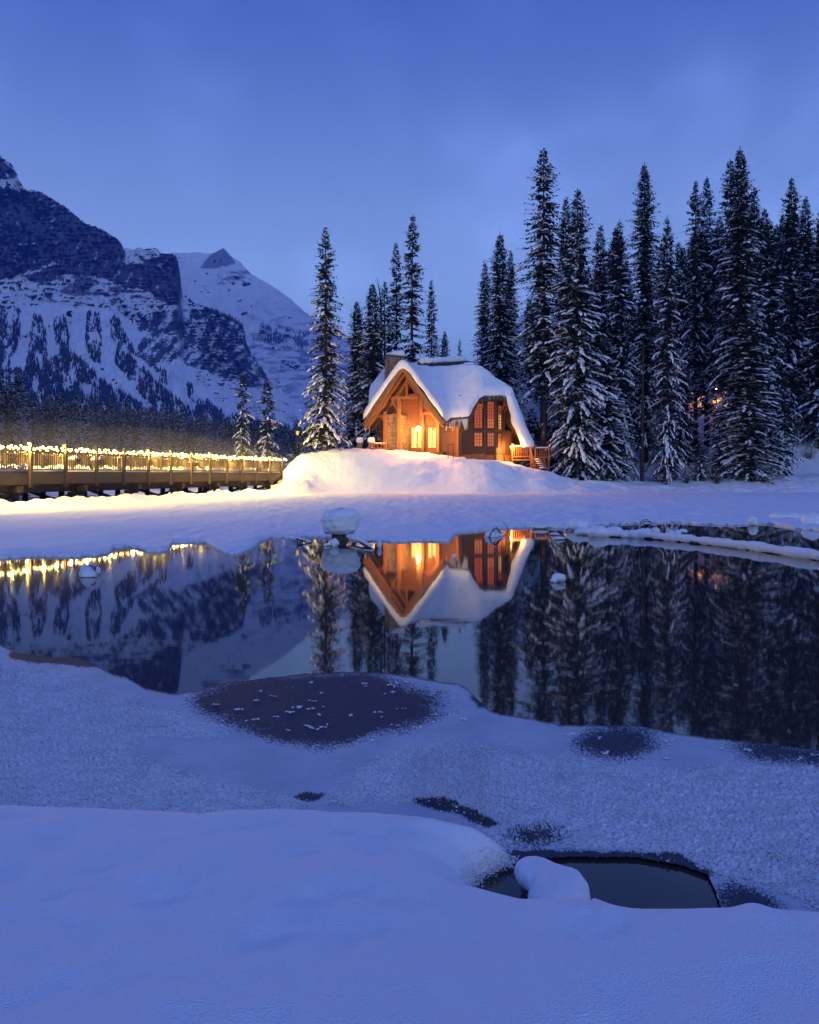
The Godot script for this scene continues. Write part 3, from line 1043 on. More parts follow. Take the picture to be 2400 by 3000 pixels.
func make_spruces() -> void:
	kinds.tall = spruce(1, 30.0, 3.2, 0.06, 0.46, 1.3)
	kinds.tall2 = spruce(2, 28.0, 3.0, 0.05, 0.42, 1.25, 0.2)
	kinds.column = spruce(3, 19.0, 2.3, 0.04, 0.66, 1.1, 0.4)
	kinds.open = spruce(4, 22.0, 2.2, 0.03, 0.5, 1.0, 0.7)
	kinds.laden = spruce(5, 24.0, 3.3, 0.015, 0.85, 1.15)
	kinds.laden2 = spruce(6, 22.0, 3.1, 0.02, 0.8, 1.05, 0.3)
	kinds.young = spruce(7, 9.0, 1.7, 0.03, 1.1, 0.9, 0.3)
	kinds.bare = spruce(8, 28.0, 2.9, 0.24, 0.5, 1.1, 0.3)
	kinds.bare_low = spruce(18, 28.0, 2.9, 0.13, 0.5, 1.1, 0.3)
	kinds.dense = spruce(9, 20.0, 2.7, 0.05, 0.5, 1.25)
	# kind, centre, top, distance, half width, label (survey sheet 1)
	var list := [
		["column", 953, 665, 76.0, 47, "slim tall spruce standing alone left of the lodge"],
		["dense", 1045, 880, 92.0, 42, "short spruce at the left edge of the clump behind the chimney"],
		["dense", 1092, 828, 90.0, 46, "spruce of the clump behind the chimney with the leaning broken top beside it"],
		["open", 1126, 824, 93.0, 42, "thin topped spruce of the clump just left of the chimney"],
		["open", 1160, 709, 92.0, 36, "open spruce directly above the lodge chimney"],
		["open", 1211, 628, 88.0, 46, "tallest open spruce behind the lodge roof ridge"],
		["column", 1264, 820, 92.0, 26, "narrow spruce right of the tallest one behind the roof"],
		["dense", 1304, 968, 112.0, 26, "small far spruce peeping over the middle of the roof"],
		["young", 1347, 993, 120.0, 13, "tiny far spruce peeping over the right of the roof"],
		["tall2", 1420, 765, 96.0, 36, "left hand spruce of the trio behind the right end of the roof"],
		["tall", 1465, 680, 92.0, 52, "tallest spruce of the trio behind the right end of the roof"],
		["tall2", 1497, 732, 96.0, 34, "right hand spruce of the trio behind the right end of the roof"],
		["bare", 1592, 433, 81.0, 70, "very tall spruce with bare lower trunk right of the deck stairs"],
		["tall2", 1658, 575, 90.0, 48, "dark spruce half hidden behind the snow laden spruce by the stairs"],
		["laden", 1693, 552, 79.5, 68, "spruce heavily laden with snow down to the ground at the shore"],
		["tall2", 1760, 658, 90.0, 50, "mid height spruce just right of the snow laden shore spruce"],
		["laden2", 1815, 641, 83.0, 48, "pale ragged spruce left of the bare pole trunk"],
		["tall", 1888, 474, 92.0, 54, "tall spire spruce standing behind the bare pole trunk"],
		["laden2", 1956, 630, 82.0, 46, "snowy spruce in front right of the bare pole trunk"],
		["bare", 2038, 527, 91.0, 40, "left spruce of the close pair in front of the warm lit slope"],
		["bare_low", 2071, 516, 93.0, 44, "right spruce of the close pair in front of the warm lit slope"],
		["bare", 2140, 466, 90.0, 54, "broad dark spruce touching the tallest one at the right"],
		["tall", 2168, 428, 84.0, 66, "tallest spruce of the right hand wood"],
		["tall2", 2212, 546, 93.0, 44, "spruce with its tip just right of the tallest one"],
		["dense", 2256, 640, 87.0, 54, "shorter dark spruce between the tallest and the gap at the right"],
		["bare", 2320, 519, 92.0, 46, "slender spruce with visible trunk near the right edge"],
		["tall2", 2360, 575, 94.0, 50, "spruce second from the right edge"],
		["tall", 2410, 640, 90.0, 60, "spruce cut by the right edge of the view"],
		["young", 2297, 1105, 84.0, 30, "little snow crusted spruce alone at the foot of the right slope"],
		["laden2", 2190, 930, 81.0, 76, "low snow laden spruce in front of the tallest right hand spruce"],
		["laden", 1775, 985, 81.0, 60, "shorter laden spruce tucked behind the shore spruce on its right"],
		["young", 2108, 1195, 83.5, 34, "bushy young spruce between the tallest right hand spruce and the warm slope"],
		["dense", 1997, 1080, 89.0, 44, "low spruce in the gap left of the warm lit slope"],
		["young", 2050, 1290, 81.5, 26, "smallest young spruce at the shore below the warm lit slope"],
		["young", 1560, 1190, 84.0, 26, "small snowy spruce beside the deck stairs"],
		["young", 711, 1082, 85.0, 24, "left of two slim little spruces behind the footbridge"],
		["young", 783, 1106, 84.0, 30, "right of two slim little spruces behind the footbridge"],
		["young", 894, 1258, 83.0, 17, "left of two knee high spruces beside the lone slim spruce"],
		["young", 914, 1240, 82.0, 19, "right of two knee high spruces beside the lone slim spruce"],
		["young", 866, 1295, 78.5, 22, "small snowy spruce lit warm beside the lamp post"],
	]
	rng.seed = 31
	for t in list:
		plant(t[0], t[1], t[2], t[3], t[4], t[5], rng.randf() * TAU)
	# the wood behind
	var spots := []
	for k in 120:
		var px := rng.randf_range(1660.0, 2600.0)
		var d := rng.randf_range(96.0, 150.0)
		var x := (px - CX) / F * d
		if px > 1960 and px < 2170 and d < 118.0: continue
		if px > 1840 and px < 1930: continue
		spots.append(Vector3(x, ground(x, d), -d))
	for k in 10:
		var d := rng.randf_range(100.0, 130.0)
		var x := (rng.randf_range(1500.0, 1660.0) - CX) / F * d
		spots.append(Vector3(x, ground(x, d), -d))
	var root := Node3D.new()
	root.name = "back_wood"
	add_child(root, true)
	root.set_meta("kind", "stuff")
	root.set_meta("label", "dark snowy wood on the hillside behind the right hand spruces")
	for pair in [["crown", "needles"], ["snow", "tree_snow"]]:
		var mm := MultiMesh.new()
		mm.transform_format = MultiMesh.TRANSFORM_3D
		mm.mesh = kinds.dense[pair[0]]
		mm.instance_count = spots.size()
		for k in spots.size():
			var s := 0.75 + 0.45 * fposmod(k * 0.618, 1.0)
			mm.set_instance_transform(k, Transform3D(Basis(Vector3.UP, k * 1.7).scaled(Vector3(s, s, s)), spots[k]))
		var o := MultiMeshInstance3D.new()
		o.name = "crowns" if pair[0] == "crown" else "crown_snow"
		o.multimesh = mm
		o.material_override = mats[pair[1]]
		o.set_meta("kind", "stuff")
		root.add_child(o, true)

func make_far_forest() -> void:
	var variants := []
	for k in 3:
		variants.append(spruce(60 + k, 24.0, 2.1, 0.03, 0.0, 0.62, 0.3, 1.5, 0.75))  # snow dust, made heavier to stand in for pale airlight too
	var lists := [[], [], []]
	rng.seed = 41
	for k in 2800:
		var px := rng.randf_range(-260.0, 1080.0)
		var front := lerpf(214.0, 400.0, clampf(px / 850.0, -0.2, 1.3))
		var d := front + pow(rng.randf(), 1.3) * 150.0
		var g := maxf(0.0, d - front) * 0.035
		var s := rng.randf_range(0.6, 1.0) + 0.28 * pow(rng.randf(), 3.0)
		var x := (px - CX) / F * d
		lists[k % 3].append(Transform3D(Basis(Vector3.UP, rng.randf() * TAU).scaled(Vector3(s, s, s)), Vector3(x, g - 0.3, -d)))
	var root := Node3D.new()
	root.name = "far_forest"
	add_child(root, true)
	root.set_meta("kind", "stuff")
	root.set_meta("label", "dense dark snow dusted forest across the lake behind the footbridge")
	for k in 3:
		var mm := MultiMesh.new()
		mm.transform_format = MultiMesh.TRANSFORM_3D
		mm.mesh = variants[k].crown
		mm.instance_count = lists[k].size()
		for q in lists[k].size(): mm.set_instance_transform(q, lists[k][q])
		var o := MultiMeshInstance3D.new()
		o.name = "crowns"
		o.multimesh = mm
		o.material_override = mats.needles
		o.set_meta("kind", "stuff")
		root.add_child(o, true)

# ------------------------------------------------------------------ the timber lodge
const A1 := Vector2(-0.27, -78.0)
const D1 := Vector2(0.342, -0.94)
const C1 := Vector2(0.94, 0.342)
const A2 := Vector2(6.2, -77.0)
const N2 := Vector2(0.643, 0.766)
const C2 := Vector2(0.766, -0.643)
const FLOOR := 3.55

func p1(a: float, b: float, y: float) -> Vector3:
	var q := A1 + D1 * a + C1 * b
	return Vector3(q.x, y, q.y)

func p2(o: float, b: float, y: float) -> Vector3:
	var q := A2 + N2 * o + C2 * b
	return Vector3(q.x, y, q.y)

func slab(p: Vector3, h: float, a: float, b: float, a0: float, a1: float, b0: float, b1: float, lo: float, hi: float, r: float) -> float:
	var dp := (p.y - h) * 0.602
	var qx := absf(dp - (lo + hi) * 0.5) - (hi - lo) * 0.5 + r
	var qa := absf(a - (a0 + a1) * 0.5) - (a1 - a0) * 0.5 + r
	var qb := absf(b - (b0 + b1) * 0.5) - (b1 - b0) * 0.5 + r
	return Vector3(maxf(qx, 0), maxf(qa, 0), maxf(qb, 0)).length() + minf(maxf(qx, maxf(qa, qb)), 0.0) - r

const BAY := [Vector2(2.6, -76.75), Vector2(5.05, -75.6), Vector2(6.0, -76.5), Vector2(8.9, -77.4), Vector2(10.75, -79.7), Vector2(8.5, -88.0), Vector2(1.0, -88.0), Vector2(1.6, -80.0)]

func poly_dist(p: Vector2) -> float:      # outside positive
	var best := 1e9
	var inside := false
	for k in BAY.size():
		var a: Vector2 = BAY[k]
		var b: Vector2 = BAY[(k + 1) % BAY.size()]
		var ab := b - a
		var t := clampf((p - a).dot(ab) / ab.length_squared(), 0.0, 1.0)
		best = minf(best, p.distance_squared_to(a + ab * t))
		if (a.y > p.y) != (b.y > p.y) and p.x < a.x + (p.y - a.y) / (b.y - a.y) * (b.x - a.x): inside = not inside
	return -sqrt(best) if inside else sqrt(best)

func roof(p: Vector3, lo: float, hi: float, r: float, grow: float, k: float, round_: float) -> float:
	var q := Vector2(p.x, p.z) - A1
	var a := q.dot(D1)
	var b := q.dot(C1)
	var s1 := slab(p, 11.0 - 1.326 * (sqrt(b * b + round_) - sqrt(round_) * 0.6), a, b, -1.0 - grow, 8.0, -3.72 - grow, 3.72 + grow, lo, hi, r)
	var h := smin(0.604 * p.x - 1.13 * p.z - 81.98, -0.301 * p.x - 1.082 * p.z - 72.67, 0.1 + round_ * 1.6)
	h = smin(smin(h, -1.167 * p.x + 0.7826 * p.z + 79.54, 0.1 + round_ * 1.6), 10.7, 0.1 + round_)
	var e := poly_dist(Vector2(p.x, p.z)) - grow
	var dp := (p.y - h) * 0.63
	var qx := absf(dp - (lo + hi) * 0.5) - (hi - lo) * 0.5 + r
	var qe := e + r
	var s2 := Vector2(maxf(qx, 0.0), maxf(qe, 0.0)).length() + minf(maxf(qx, qe), 0.0) - r
	a = p.x
	b = p.z + 85.5
	h = 11.5 - 1.35 * (sqrt(b * b + round_) - sqrt(round_) * 0.6)
	h = smin(h, 11.5 + 1.5 * (a + 2.2), 0.1 + round_ * 2.0)
	var s3 := slab(p, h, a, b, -3.7 - grow, 5.6, -3.6, 3.8, lo, hi, r)
	return smin(smin(s1, s2, k), s3, k)

func facet(parent: Node3D, called: String, P: Vector2, Q: Vector2, y0: float, y1: float, thick: float, m: Material) -> void:
	var d := (Q - P).normalized()
	var inw := Vector2(d.y, -d.x) * thick * 0.5
	var c := (P + Q) * 0.5 + inw
	var mb := MB.new()
	mb.box(Vector3(c.x, (y0 + y1) * 0.5, c.y), Vector3(P.distance_to(Q), y1 - y0, thick), Basis(Vector3(d.x, 0, d.y), Vector3.UP, Vector3(d.x, 0, d.y).cross(Vector3.UP)))
	part(parent, called, mb.mesh(), m)

func bay_window(parent: Node3D, P: Vector2, Q: Vector2, s0: float, s1: float, y0: float, y1: float, cols: int, rows: int, split: float, glow: Array) -> void:
	var d := (Q - P).normalized()
	var outw := Vector2(-d.y, d.x)
	var bs := Basis(Vector3(d.x, 0, d.y), Vector3.UP, Vector3(outw.x, 0, outw.y))
	var pt := func(s: float, y: float, o: float) -> Vector3:
		var w := P + d * s + outw * o
		return Vector3(w.x, y, w.y)
	var fr := MB.new()
	var w := 0.07
	fr.box(pt.call(s0 - w * 0.5, (y0 + y1) * 0.5, 0.03), Vector3(w, y1 - y0 + 2 * w, 0.12), bs)
	fr.box(pt.call(s1 + w * 0.5, (y0 + y1) * 0.5, 0.03), Vector3(w, y1 - y0 + 2 * w, 0.12), bs)
	fr.box(pt.call((s0 + s1) * 0.5, y1 + w * 0.5, 0.03), Vector3(s1 - s0, w, 0.12), bs)
	fr.box(pt.call((s0 + s1) * 0.5, y0 - w * 0.5, 0.04), Vector3(s1 - s0, w, 0.16), bs)
	var win := part(parent, "window", fr.mesh(), mats.timber_dark)
	var mu := MB.new()
	for c in range(1, cols): mu.box(pt.call(lerpf(s0, s1, float(c) / cols), (y0 + y1) * 0.5, 0.035), Vector3(0.04, y1 - y0, 0.03), bs)
	for r in range(1, rows): mu.box(pt.call((s0 + s1) * 0.5, lerpf(y0, y1, float(r) / rows), 0.03), Vector3(s1 - s0, 0.04, 0.026), bs)
	part(win, "muntins", mu.mesh(), mats.timber_dark)
	var ys := [y0, lerpf(y0, y1, split), y1]  # room's inner shading painted as two glow tints, lower and upper
	for k in 2:
		if ys[k + 1] - ys[k] < 0.02: continue
		var g := MB.new()
		g.box(pt.call((s0 + s1) * 0.5, (ys[k] + ys[k + 1]) * 0.5, 0.006), Vector3(s1 - s0, ys[k + 1] - ys[k] - 0.002, 0.012), bs)
		part(win, "pane", g.mesh(), mats[glow[k]])

func stones(P: Vector3, along: Vector3, outw: Vector3, w: float, h: float, size: float, sd: int) -> MB:
	var r := RandomNumberGenerator.new()
	r.seed = sd
	var mb := MB.new()
	var y := 0.0
	var bs := Basis(along, Vector3.UP, outw)
	while y < h - size * 0.3:
		var rowh := minf(size * r.randf_range(0.55, 0.95), h - y)
		var x := -r.randf() * size * 0.5
		while x < w:
			var l := size * r.randf_range(0.8, 1.9)
			var a := maxf(x, 0.0)
			var b := minf(x + l, w)
			if b - a > 0.04:
				var g := r.randf_range(0.6, 1.35)
				mb.col = Color(0.31 * g, 0.21 * g * r.randf_range(0.92, 1.05), 0.13 * g * r.randf_range(0.85, 1.05))
				var t := r.randf_range(0.05, 0.13)
				mb.box(P + along * ((a + b) * 0.5) + Vector3.UP * (y + rowh * 0.5) + outw * (t * 0.5 - 0.02), Vector3(b - a - 0.025, rowh - 0.025, t), bs * Basis(Vector3.BACK, r.randfn(0, 0.03)))
			x += l
		y += rowh
	return mb

func icicles(pts: Array, n: int, lmin: float, lmax: float, sd: int) -> MB:
	var r := RandomNumberGenerator.new()
	r.seed = sd
	var mb := MB.new()
	for k in n:
		var t := r.randf() * (pts.size() - 1)
		var a: Vector3 = pts[int(t)]
		var b: Vector3 = pts[mini(int(t) + 1, pts.size() - 1)]
		var p := a.lerp(b, t - int(t)) + Vector3(r.randfn(0, 0.03), 0.1, r.randfn(0, 0.03))
		var l := lerpf(lmin, lmax, pow(r.randf(), 1.6))
		var w := r.randf_range(0.03, 0.065)
		mb.tube([p, p - Vector3(0, l * 0.5, 0), p - Vector3(0, l, 0)], [w, w * 0.6, 0.006], 5)
	return mb

func make_lodge() -> void:
	var L := thing("timber_lodge", "lit timber lodge with steep snow laden thatched roof and stone porch on the island", "lodge", Vector3(2.5, 3.2, -79.0))
	var lo := Vector3(-6.4, 4.0, -90.2)
	var hi := Vector3(12.4, 13.4, -73.2)
	part(L, "roof", nets(func(p: Vector3): return roof(p, -0.28, 0.06, 0.04, -0.06, 0.1, 0.0), lo, hi, 0.1), mats.thatch)
	var sfun := func(p: Vector3) -> float:
		var best := roof(p, 0.02, 0.5, 0.2, 0.08, 0.6, 0.16)
		if p.x > 7.8:
			for t in [[Vector3(8.75, 8.35, -77.25), Vector3(9.45, 6.3, -77.55), 0.34, 0.46], [Vector3(9.45, 6.3, -77.55), Vector3(10.45, 4.35, -78.4), 0.46, 0.6]]:
				var ab: Vector3 = t[1] - t[0]
				var u := clampf((p - t[0]).dot(ab) / ab.length_squared(), 0.0, 1.0)
				best = smin(best, (p - t[0] - ab * u).length() - lerpf(t[2], t[3], u), 0.3)
		return best + 0.07 * nz2.get_noise_3d(p.x * 0.55, p.y * 0.55, p.z * 0.55)
	part(L, "roof_snow", nets(sfun, lo, hi, 0.1), mats.snow)
	# ridge monitor behind, with its own snow
	var rc := MB.new()
	for k in 14:
		var x := 0.9 + k * 0.31
		rc.box(Vector3(x, 12.0 + 0.05 * sin(k * 2.1), -84.3 + 0.03 * cos(k * 3.0)), Vector3(0.33, 0.45, 1.1), Basis(Vector3.UP, 0.05 * sin(k)) * Basis(Vector3.BACK, 0.06))
	rc.beam(Vector3(0.4, 11.95, -83.7), Vector3(5.6, 12.3, -83.7), 0.16, 0.14)
	rc.beam(Vector3(1.0, 12.0, -83.6), Vector3(2.2, 11.5, -83.5), 0.08, 0.08)
	rc.beam(Vector3(4.6, 12.35, -83.8), Vector3(6.8, 12.2, -83.6), 0.07, 0.07)
	part(L, "ridge_cap", rc.mesh(), mats.thatch)
	var rs := func(p: Vector3) -> float:
		var q := p - Vector3(3.1, 12.45 + (p.x - 3.1) * 0.06, -84.3)
		q = Vector3(absf(q.x) - 2.0, absf(q.y) - 0.12, absf(q.z) - 0.4)
		return Vector3(maxf(q.x, 0), maxf(q.y, 0), maxf(q.z, 0)).length() - 0.2 + 0.1 * nz2.get_noise_3d(p.x * 0.9, p.y, p.z)
	part(L, "ridge_snow", nets(rs, Vector3(0.4, 11.9, -85.4), Vector3(5.8, 13.3, -83.2), 0.09), mats.snow)
	# chimney
	var ch := MB.new()
	ch.box(Vector3(-1.35, 10.6, -83.3), Vector3(1.5, 4.0, 1.2), Basis(Vector3.UP, 0.35))
	var chim := part(L, "chimney", ch.mesh(), mats.mortar)
	var cb := Basis(Vector3.UP, 0.35)
	var cs := stones(Vector3(-1.35, 8.6, -83.3) + cb * Vector3(-0.76, 0, 0.61), cb.x, cb.z, 1.52, 4.0, 0.24, 4)
	var cs2 := stones(Vector3(-1.35, 8.6, -83.3) + cb * Vector3(-0.76, 0, -0.6), cb.z, -cb.x, 1.2, 4.0, 0.24, 5)
	part(chim, "stonework", cs.mesh(false, true), mats.stone, "stuff")
	part(chim, "stonework", cs2.mesh(false, true), mats.stone, "stuff")
	var cc := MB.new()
	cc.box(Vector3(-1.35, 12.66, -83.3), Vector3(1.64, 0.12, 1.34), cb)
	part(chim, "chimney_cap", cc.mesh(), mats.mortar)
	var cf := func(p: Vector3) -> float:
		var q := cb.inverse() * (p - Vector3(-1.2, 12.95, -83.3))
		q = Vector3(absf(q.x) - 0.45, absf(q.y) - 0.06 - 0.12 * q.x, absf(q.z) - 0.35)
		return Vector3(maxf(q.x, 0), maxf(q.y, 0), maxf(q.z, 0)).length() - 0.22
	part(chim, "chimney_snow", nets(cf, Vector3(-2.6, 12.4, -84.4), Vector3(0.3, 13.6, -82.2), 0.09), mats.snow)
	# barge boards and rafters of the porch gable
	for s in [-1.0, 1.0]:
		var bb := MB.new()
		bb.beam(p1(-0.94, 0.0, 10.86), p1(-0.94, s * 3.72, 10.86 - 1.326 * 3.72), 0.07, 0.34, Vector3(s * 1.326 * C1.x, 1, s * 1.326 * C1.y))
		part(L, "barge_board", bb.mesh(), mats.timber)
		var b2 := MB.new()
		b2.beam(p1(-0.45, 0.0, 10.5), p1(-0.45, s * 3.6, 10.5 - 1.326 * 3.6), 0.16, 0.26, Vector3(s * 1.326 * C1.x, 1, s * 1.326 * C1.y))
		part(L, "rafter", b2.mesh(), mats.timber)
		var b3 := MB.new()
		b3.beam(p1(1.1, 0.0, 10.5), p1(1.1, s * 3.6, 10.5 - 1.326 * 3.6), 0.16, 0.22, Vector3(s * 1.326 * C1.x, 1, s * 1.326 * C1.y))
		part(L, "rafter", b3.mesh(), mats.timber)
	# posts, beams and braces
	for t in [[-2.05, FLOOR - 0.5, 7.2], [-0.72, FLOOR - 0.5, 8.55], [2.9, FLOOR - 0.5, 6.75], [1.38, 6.9, 8.55]]:
		var b := MB.new()
		b.beam(p1(0.1, t[0], t[1]), p1(0.1, t[0], t[2]), 0.26, 0.26, Vector3(D1.x, 0, D1.y))
		part(L, "post", b.mesh(), mats.timber)
	for t in [[-1.5, 8.4, 1.75, 8.4, 0.24], [1.3, 6.95, 2.9, 6.95, 0.2], [0.0, 8.5, 0.0, 10.3, 0.2], [0.05, 9.9, 0.95, 8.6, 0.14], [-0.05, 9.9, -0.8, 8.6, 0.14], [-0.72, 7.0, -1.45, 8.3, 0.14], [-2.05, 6.2, -2.6, 7.1, 0.14], [1.38, 7.4, 1.0, 8.3, 0.13], [2.9, 6.0, 2.3, 6.85, 0.13], [-3.2, 6.75, -0.72, 6.95, 0.16]]:
		var b := MB.new()
		var mid := Vector3.ZERO
		var a0 := p1(0.14, t[0], t[1])
		var a1 := p1(0.14, t[2], t[3])
		b.beam(a0, a1, t[4], t[4], Vector3(D1.x, 0, D1.y))
		part(L, "beam" if t[4] > 0.15 else "brace", b.mesh(), mats.timber)
	for k in 4:      # rafter tails under the left eave
		var b := MB.new()
		b.beam(p1(0.35 + k * 0.75, -3.62, 6.0), p1(0.35 + k * 0.75, -2.0, 7.95), 0.11, 0.16, Vector3(D1.x, 0, D1.y))
		part(L, "rafter_tail", b.mesh(), mats.timber)
	# porch floor, back wall, gable wall
	var fl := MB.new()
	fl.box(p1(1.2, 0.4, FLOOR - 0.1), Vector3(6.2, 0.2, 3.2), Basis(Vector3(C1.x, 0, C1.y), Vector3.UP, Vector3(-D1.x, 0, -D1.y)))
	part(L, "porch_floor", fl.mesh(), mats.timber_dark)
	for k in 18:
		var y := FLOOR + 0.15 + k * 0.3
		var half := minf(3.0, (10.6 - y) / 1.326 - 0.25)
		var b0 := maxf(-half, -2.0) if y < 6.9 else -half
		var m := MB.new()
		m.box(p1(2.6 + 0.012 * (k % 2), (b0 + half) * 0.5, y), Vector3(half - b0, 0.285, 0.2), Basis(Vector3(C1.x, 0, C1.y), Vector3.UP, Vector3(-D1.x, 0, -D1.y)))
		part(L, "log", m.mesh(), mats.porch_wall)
	# right hand log wall
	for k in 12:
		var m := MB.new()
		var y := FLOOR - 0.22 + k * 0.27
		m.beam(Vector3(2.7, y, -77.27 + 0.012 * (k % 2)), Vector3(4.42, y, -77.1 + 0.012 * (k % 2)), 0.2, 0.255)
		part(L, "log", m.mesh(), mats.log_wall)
	for t in [[3.02, 0.2], [4.52, 0.62]]:
		var m := MB.new()
		m.beam(p1(t[1], t[0], FLOOR - 0.6), p1(t[1], t[0], 6.3), 0.2, 0.24, Vector3(D1.x, 0, D1.y))
		part(L, "post", m.mesh(), mats.timber)
	# stone walls of the porch
	var bs := Vector3(C1.x, 0, C1.y)
	var inw := Vector3(D1.x, 0, D1.y)
	var st := MB.new()
	st.box(p1(0.55, -1.36, 5.2), Vector3(1.1, 3.6, 0.5), Basis(bs, Vector3.UP, -inw))
	st.box(p1(1.55, -0.9, 5.2), Vector3(0.3, 3.6, 2.0), Basis(bs, Vector3.UP, -inw))
	st.box(p1(1.6, -1.95, 5.0), Vector3(0.25, 3.4, 2.4), Basis(bs, Vector3.UP, -inw))
	var sw := part(L, "stone_wall", st.mesh(), mats.mortar)
	part(sw, "stonework", stones(p1(0.3, -1.9, 3.4), bs, -inw, 1.05, 3.5, 0.2, 11).mesh(false, true), mats.stone, "stuff")
	part(sw, "stonework", stones(p1(0.56, -0.75, 3.4), inw, bs, 1.98, 3.5, 0.2, 12).mesh(false, true), mats.stone, "stuff")
	part(L, "stone_base", stones(Vector3(2.7, 2.3, -77.1), Vector3(1.72, 0, 0.17).normalized(), Vector3(-0.17, 0, 1.72).normalized(), 1.75, 1.0, 0.26, 13).mesh(false, true), mats.stone, "stuff")
	var pf := MB.new()
	pf.box(p1(-0.42, 1.2, FLOOR - 0.12), Vector3(4.2, 0.26, 0.08), Basis(bs, Vector3.UP, -inw))
	part(L, "porch_fascia", pf.mesh(), mats.timber_dark)
	part(L, "stone_base", stones(p1(-0.36, -0.8, 2.4), bs, -inw, 4.1, 0.9, 0.26, 14).mesh(false, true), mats.stone, "stuff")
	# doors
	var bx := Basis(bs, Vector3.UP, -inw)
	for t in [[0.15, 1.3, 2.3], [1.55, 0.9, 2.3]]:
		var fr := MB.new()
		fr.box(p1(2.44, t[0] - t[1] * 0.5 - 0.05, FLOOR + t[2] * 0.5), Vector3(0.1, t[2], 0.14), bx)
		fr.box(p1(2.44, t[0] + t[1] * 0.5 + 0.05, FLOOR + t[2] * 0.5), Vector3(0.1, t[2], 0.14), bx)
		fr.box(p1(2.44, t[0], FLOOR + t[2] + 0.05), Vector3(t[1] + 0.2, 0.1, 0.14), bx)
		var door := part(L, "door" if t[0] < 1.0 else "side_window", fr.mesh(), mats.timber_dark)
		var lf := MB.new()
		lf.box(p1(2.47, t[0], FLOOR + 0.25), Vector3(t[1], 0.5, 0.05), bx)
		for s in [-1.0, 1.0]: lf.box(p1(2.47, t[0] + s * (t[1] * 0.5 - 0.05), FLOOR + 0.5 + (t[2] - 0.5) * 0.5), Vector3(0.1, t[2] - 0.5, 0.05), bx)
		lf.box(p1(2.465, t[0], FLOOR + 0.5 + (t[2] - 0.5) * 0.5), Vector3(0.09, t[2] - 0.5, 0.04), bx)
		part(door, "leaf", lf.mesh(), mats.door)
		var gl := MB.new()
		gl.box(p1(2.485, t[0], FLOOR + 0.5 + (t[2] - 0.5) * 0.5), Vector3(t[1] - 0.2, t[2] - 0.5, 0.02), bx)
		part(door, "pane", gl.mesh(), mats.pane_bright)
		if t[0] < 1.0:
			var hd := MB.new()
			hd.box(p1(2.42, t[0] + 0.36, FLOOR + 1.02), Vector3(0.04, 0.18, 0.06), bx)
			part(door, "handle", hd.mesh(), mats.iron)
	var mp := MB.new()
	mp.beam(p1(1.5, 1.0, FLOOR), p1(1.5, 1.0, 6.9), 0.2, 0.2, inw)
	part(L, "post", mp.mesh(), mats.timber)
	# bay with the tall lit windows
	var W := [Vector2(4.45, -77.1), Vector2(7.5, -77.75), Vector2(8.35, -78.8), Vector2(10.2, -81.6)]
	for k in 3:
		facet(L, "wall", W[k], W[k + 1], 2.2, [8.55, 8.55, 5.6][k], 0.3, mats.timber_dark)
		facet(L, "skirt", W[k] + Vector2(0, 0.1), W[k + 1] + Vector2(0, 0.1), 2.0, 3.35, 0.14, mats.log_wall)
	for k in 3:
		var m := MB.new()
		m.beam(Vector3(W[k].x, 2.6, W[k].y + 0.05), Vector3(W[k].x, 8.5, W[k].y + 0.05), 0.24, 0.24, Vector3.BACK)
		part(L, "post", m.mesh(), mats.timber_dark)
	var m2 := MB.new()
	m2.beam(Vector3(6.6, 3.3, -77.53), Vector3(6.6, 8.5, -77.53), 0.22, 0.14, Vector3.BACK)
	part(L, "post", m2.mesh(), mats.timber_dark)
	for yy in [5.45, 3.9, 8.25]:
		var m := MB.new()
		m.beam(Vector3(4.6, yy, -77.1), Vector3(7.45, yy, -77.7), 0.12, 0.2)
		part(L, "beam", m.mesh(), mats.timber_dark)
	bay_window(L, W[0], W[1], 1.24, 1.92, 5.68, 7.80, 3, 8, 0.0, ["lit_pane", "lit_pane"])
	bay_window(L, W[0], W[1], 2.42, 2.98, 5.68, 8.00, 3, 8, 0.35, ["lit_pane_warm", "lit_pane"])
	bay_window(L, W[1], W[2], 0.42, 0.95, 5.62, 7.70, 2, 8, 0.6, ["lit_pane_yellow", "lit_pane"])
	bay_window(L, W[0], W[1], 1.24, 1.92, 4.10, 5.26, 3, 4, 0.5, ["lit_pane_warm", "lit_pane_pink"])
	bay_window(L, W[0], W[1], 2.42, 2.98, 4.10, 5.26, 3, 4, 0.5, ["lit_pane_pink", "lit_pane_pink"])
	bay_window(L, W[1], W[2], 0.42, 0.95, 4.05, 5.20, 2, 4, 0.4, ["lit_pane_warm", "lit_pane"])
	var eb := MB.new()
	eb.beam(Vector3(6.0, 8.25, -76.75), Vector3(8.8, 8.25, -77.65), 0.18, 0.2)
	part(L, "eave_beam", eb.mesh(), mats.timber)
	for t in [[Vector3(8.6, 8.25, -77.7), Vector3(8.0, 7.1, -78.3)], [Vector3(6.3, 8.25, -76.9), Vector3(6.42, 7.4, -77.4)], [Vector3(8.9, 8.2, -78.0), Vector3(8.4, 7.2, -78.75)]]:
		var b := MB.new()
		b.beam(t[0], t[1], 0.13, 0.16)
		part(L, "brace", b.mesh(), mats.timber)
	for t in [[Vector3(6.0, 8.25, -76.62), Vector3(5.1, 6.25, -75.72)], [Vector3(8.85, 8.15, -77.5), Vector3(10.65, 4.3, -79.7)]]:
		var b := MB.new()
		b.beam(t[0], t[1], 0.08, 0.3)
		part(L, "barge_board", b.mesh(), mats.timber_dark)
	# brush of thatch under the bay eave
	var th := MB.new()
	rng.seed = 8
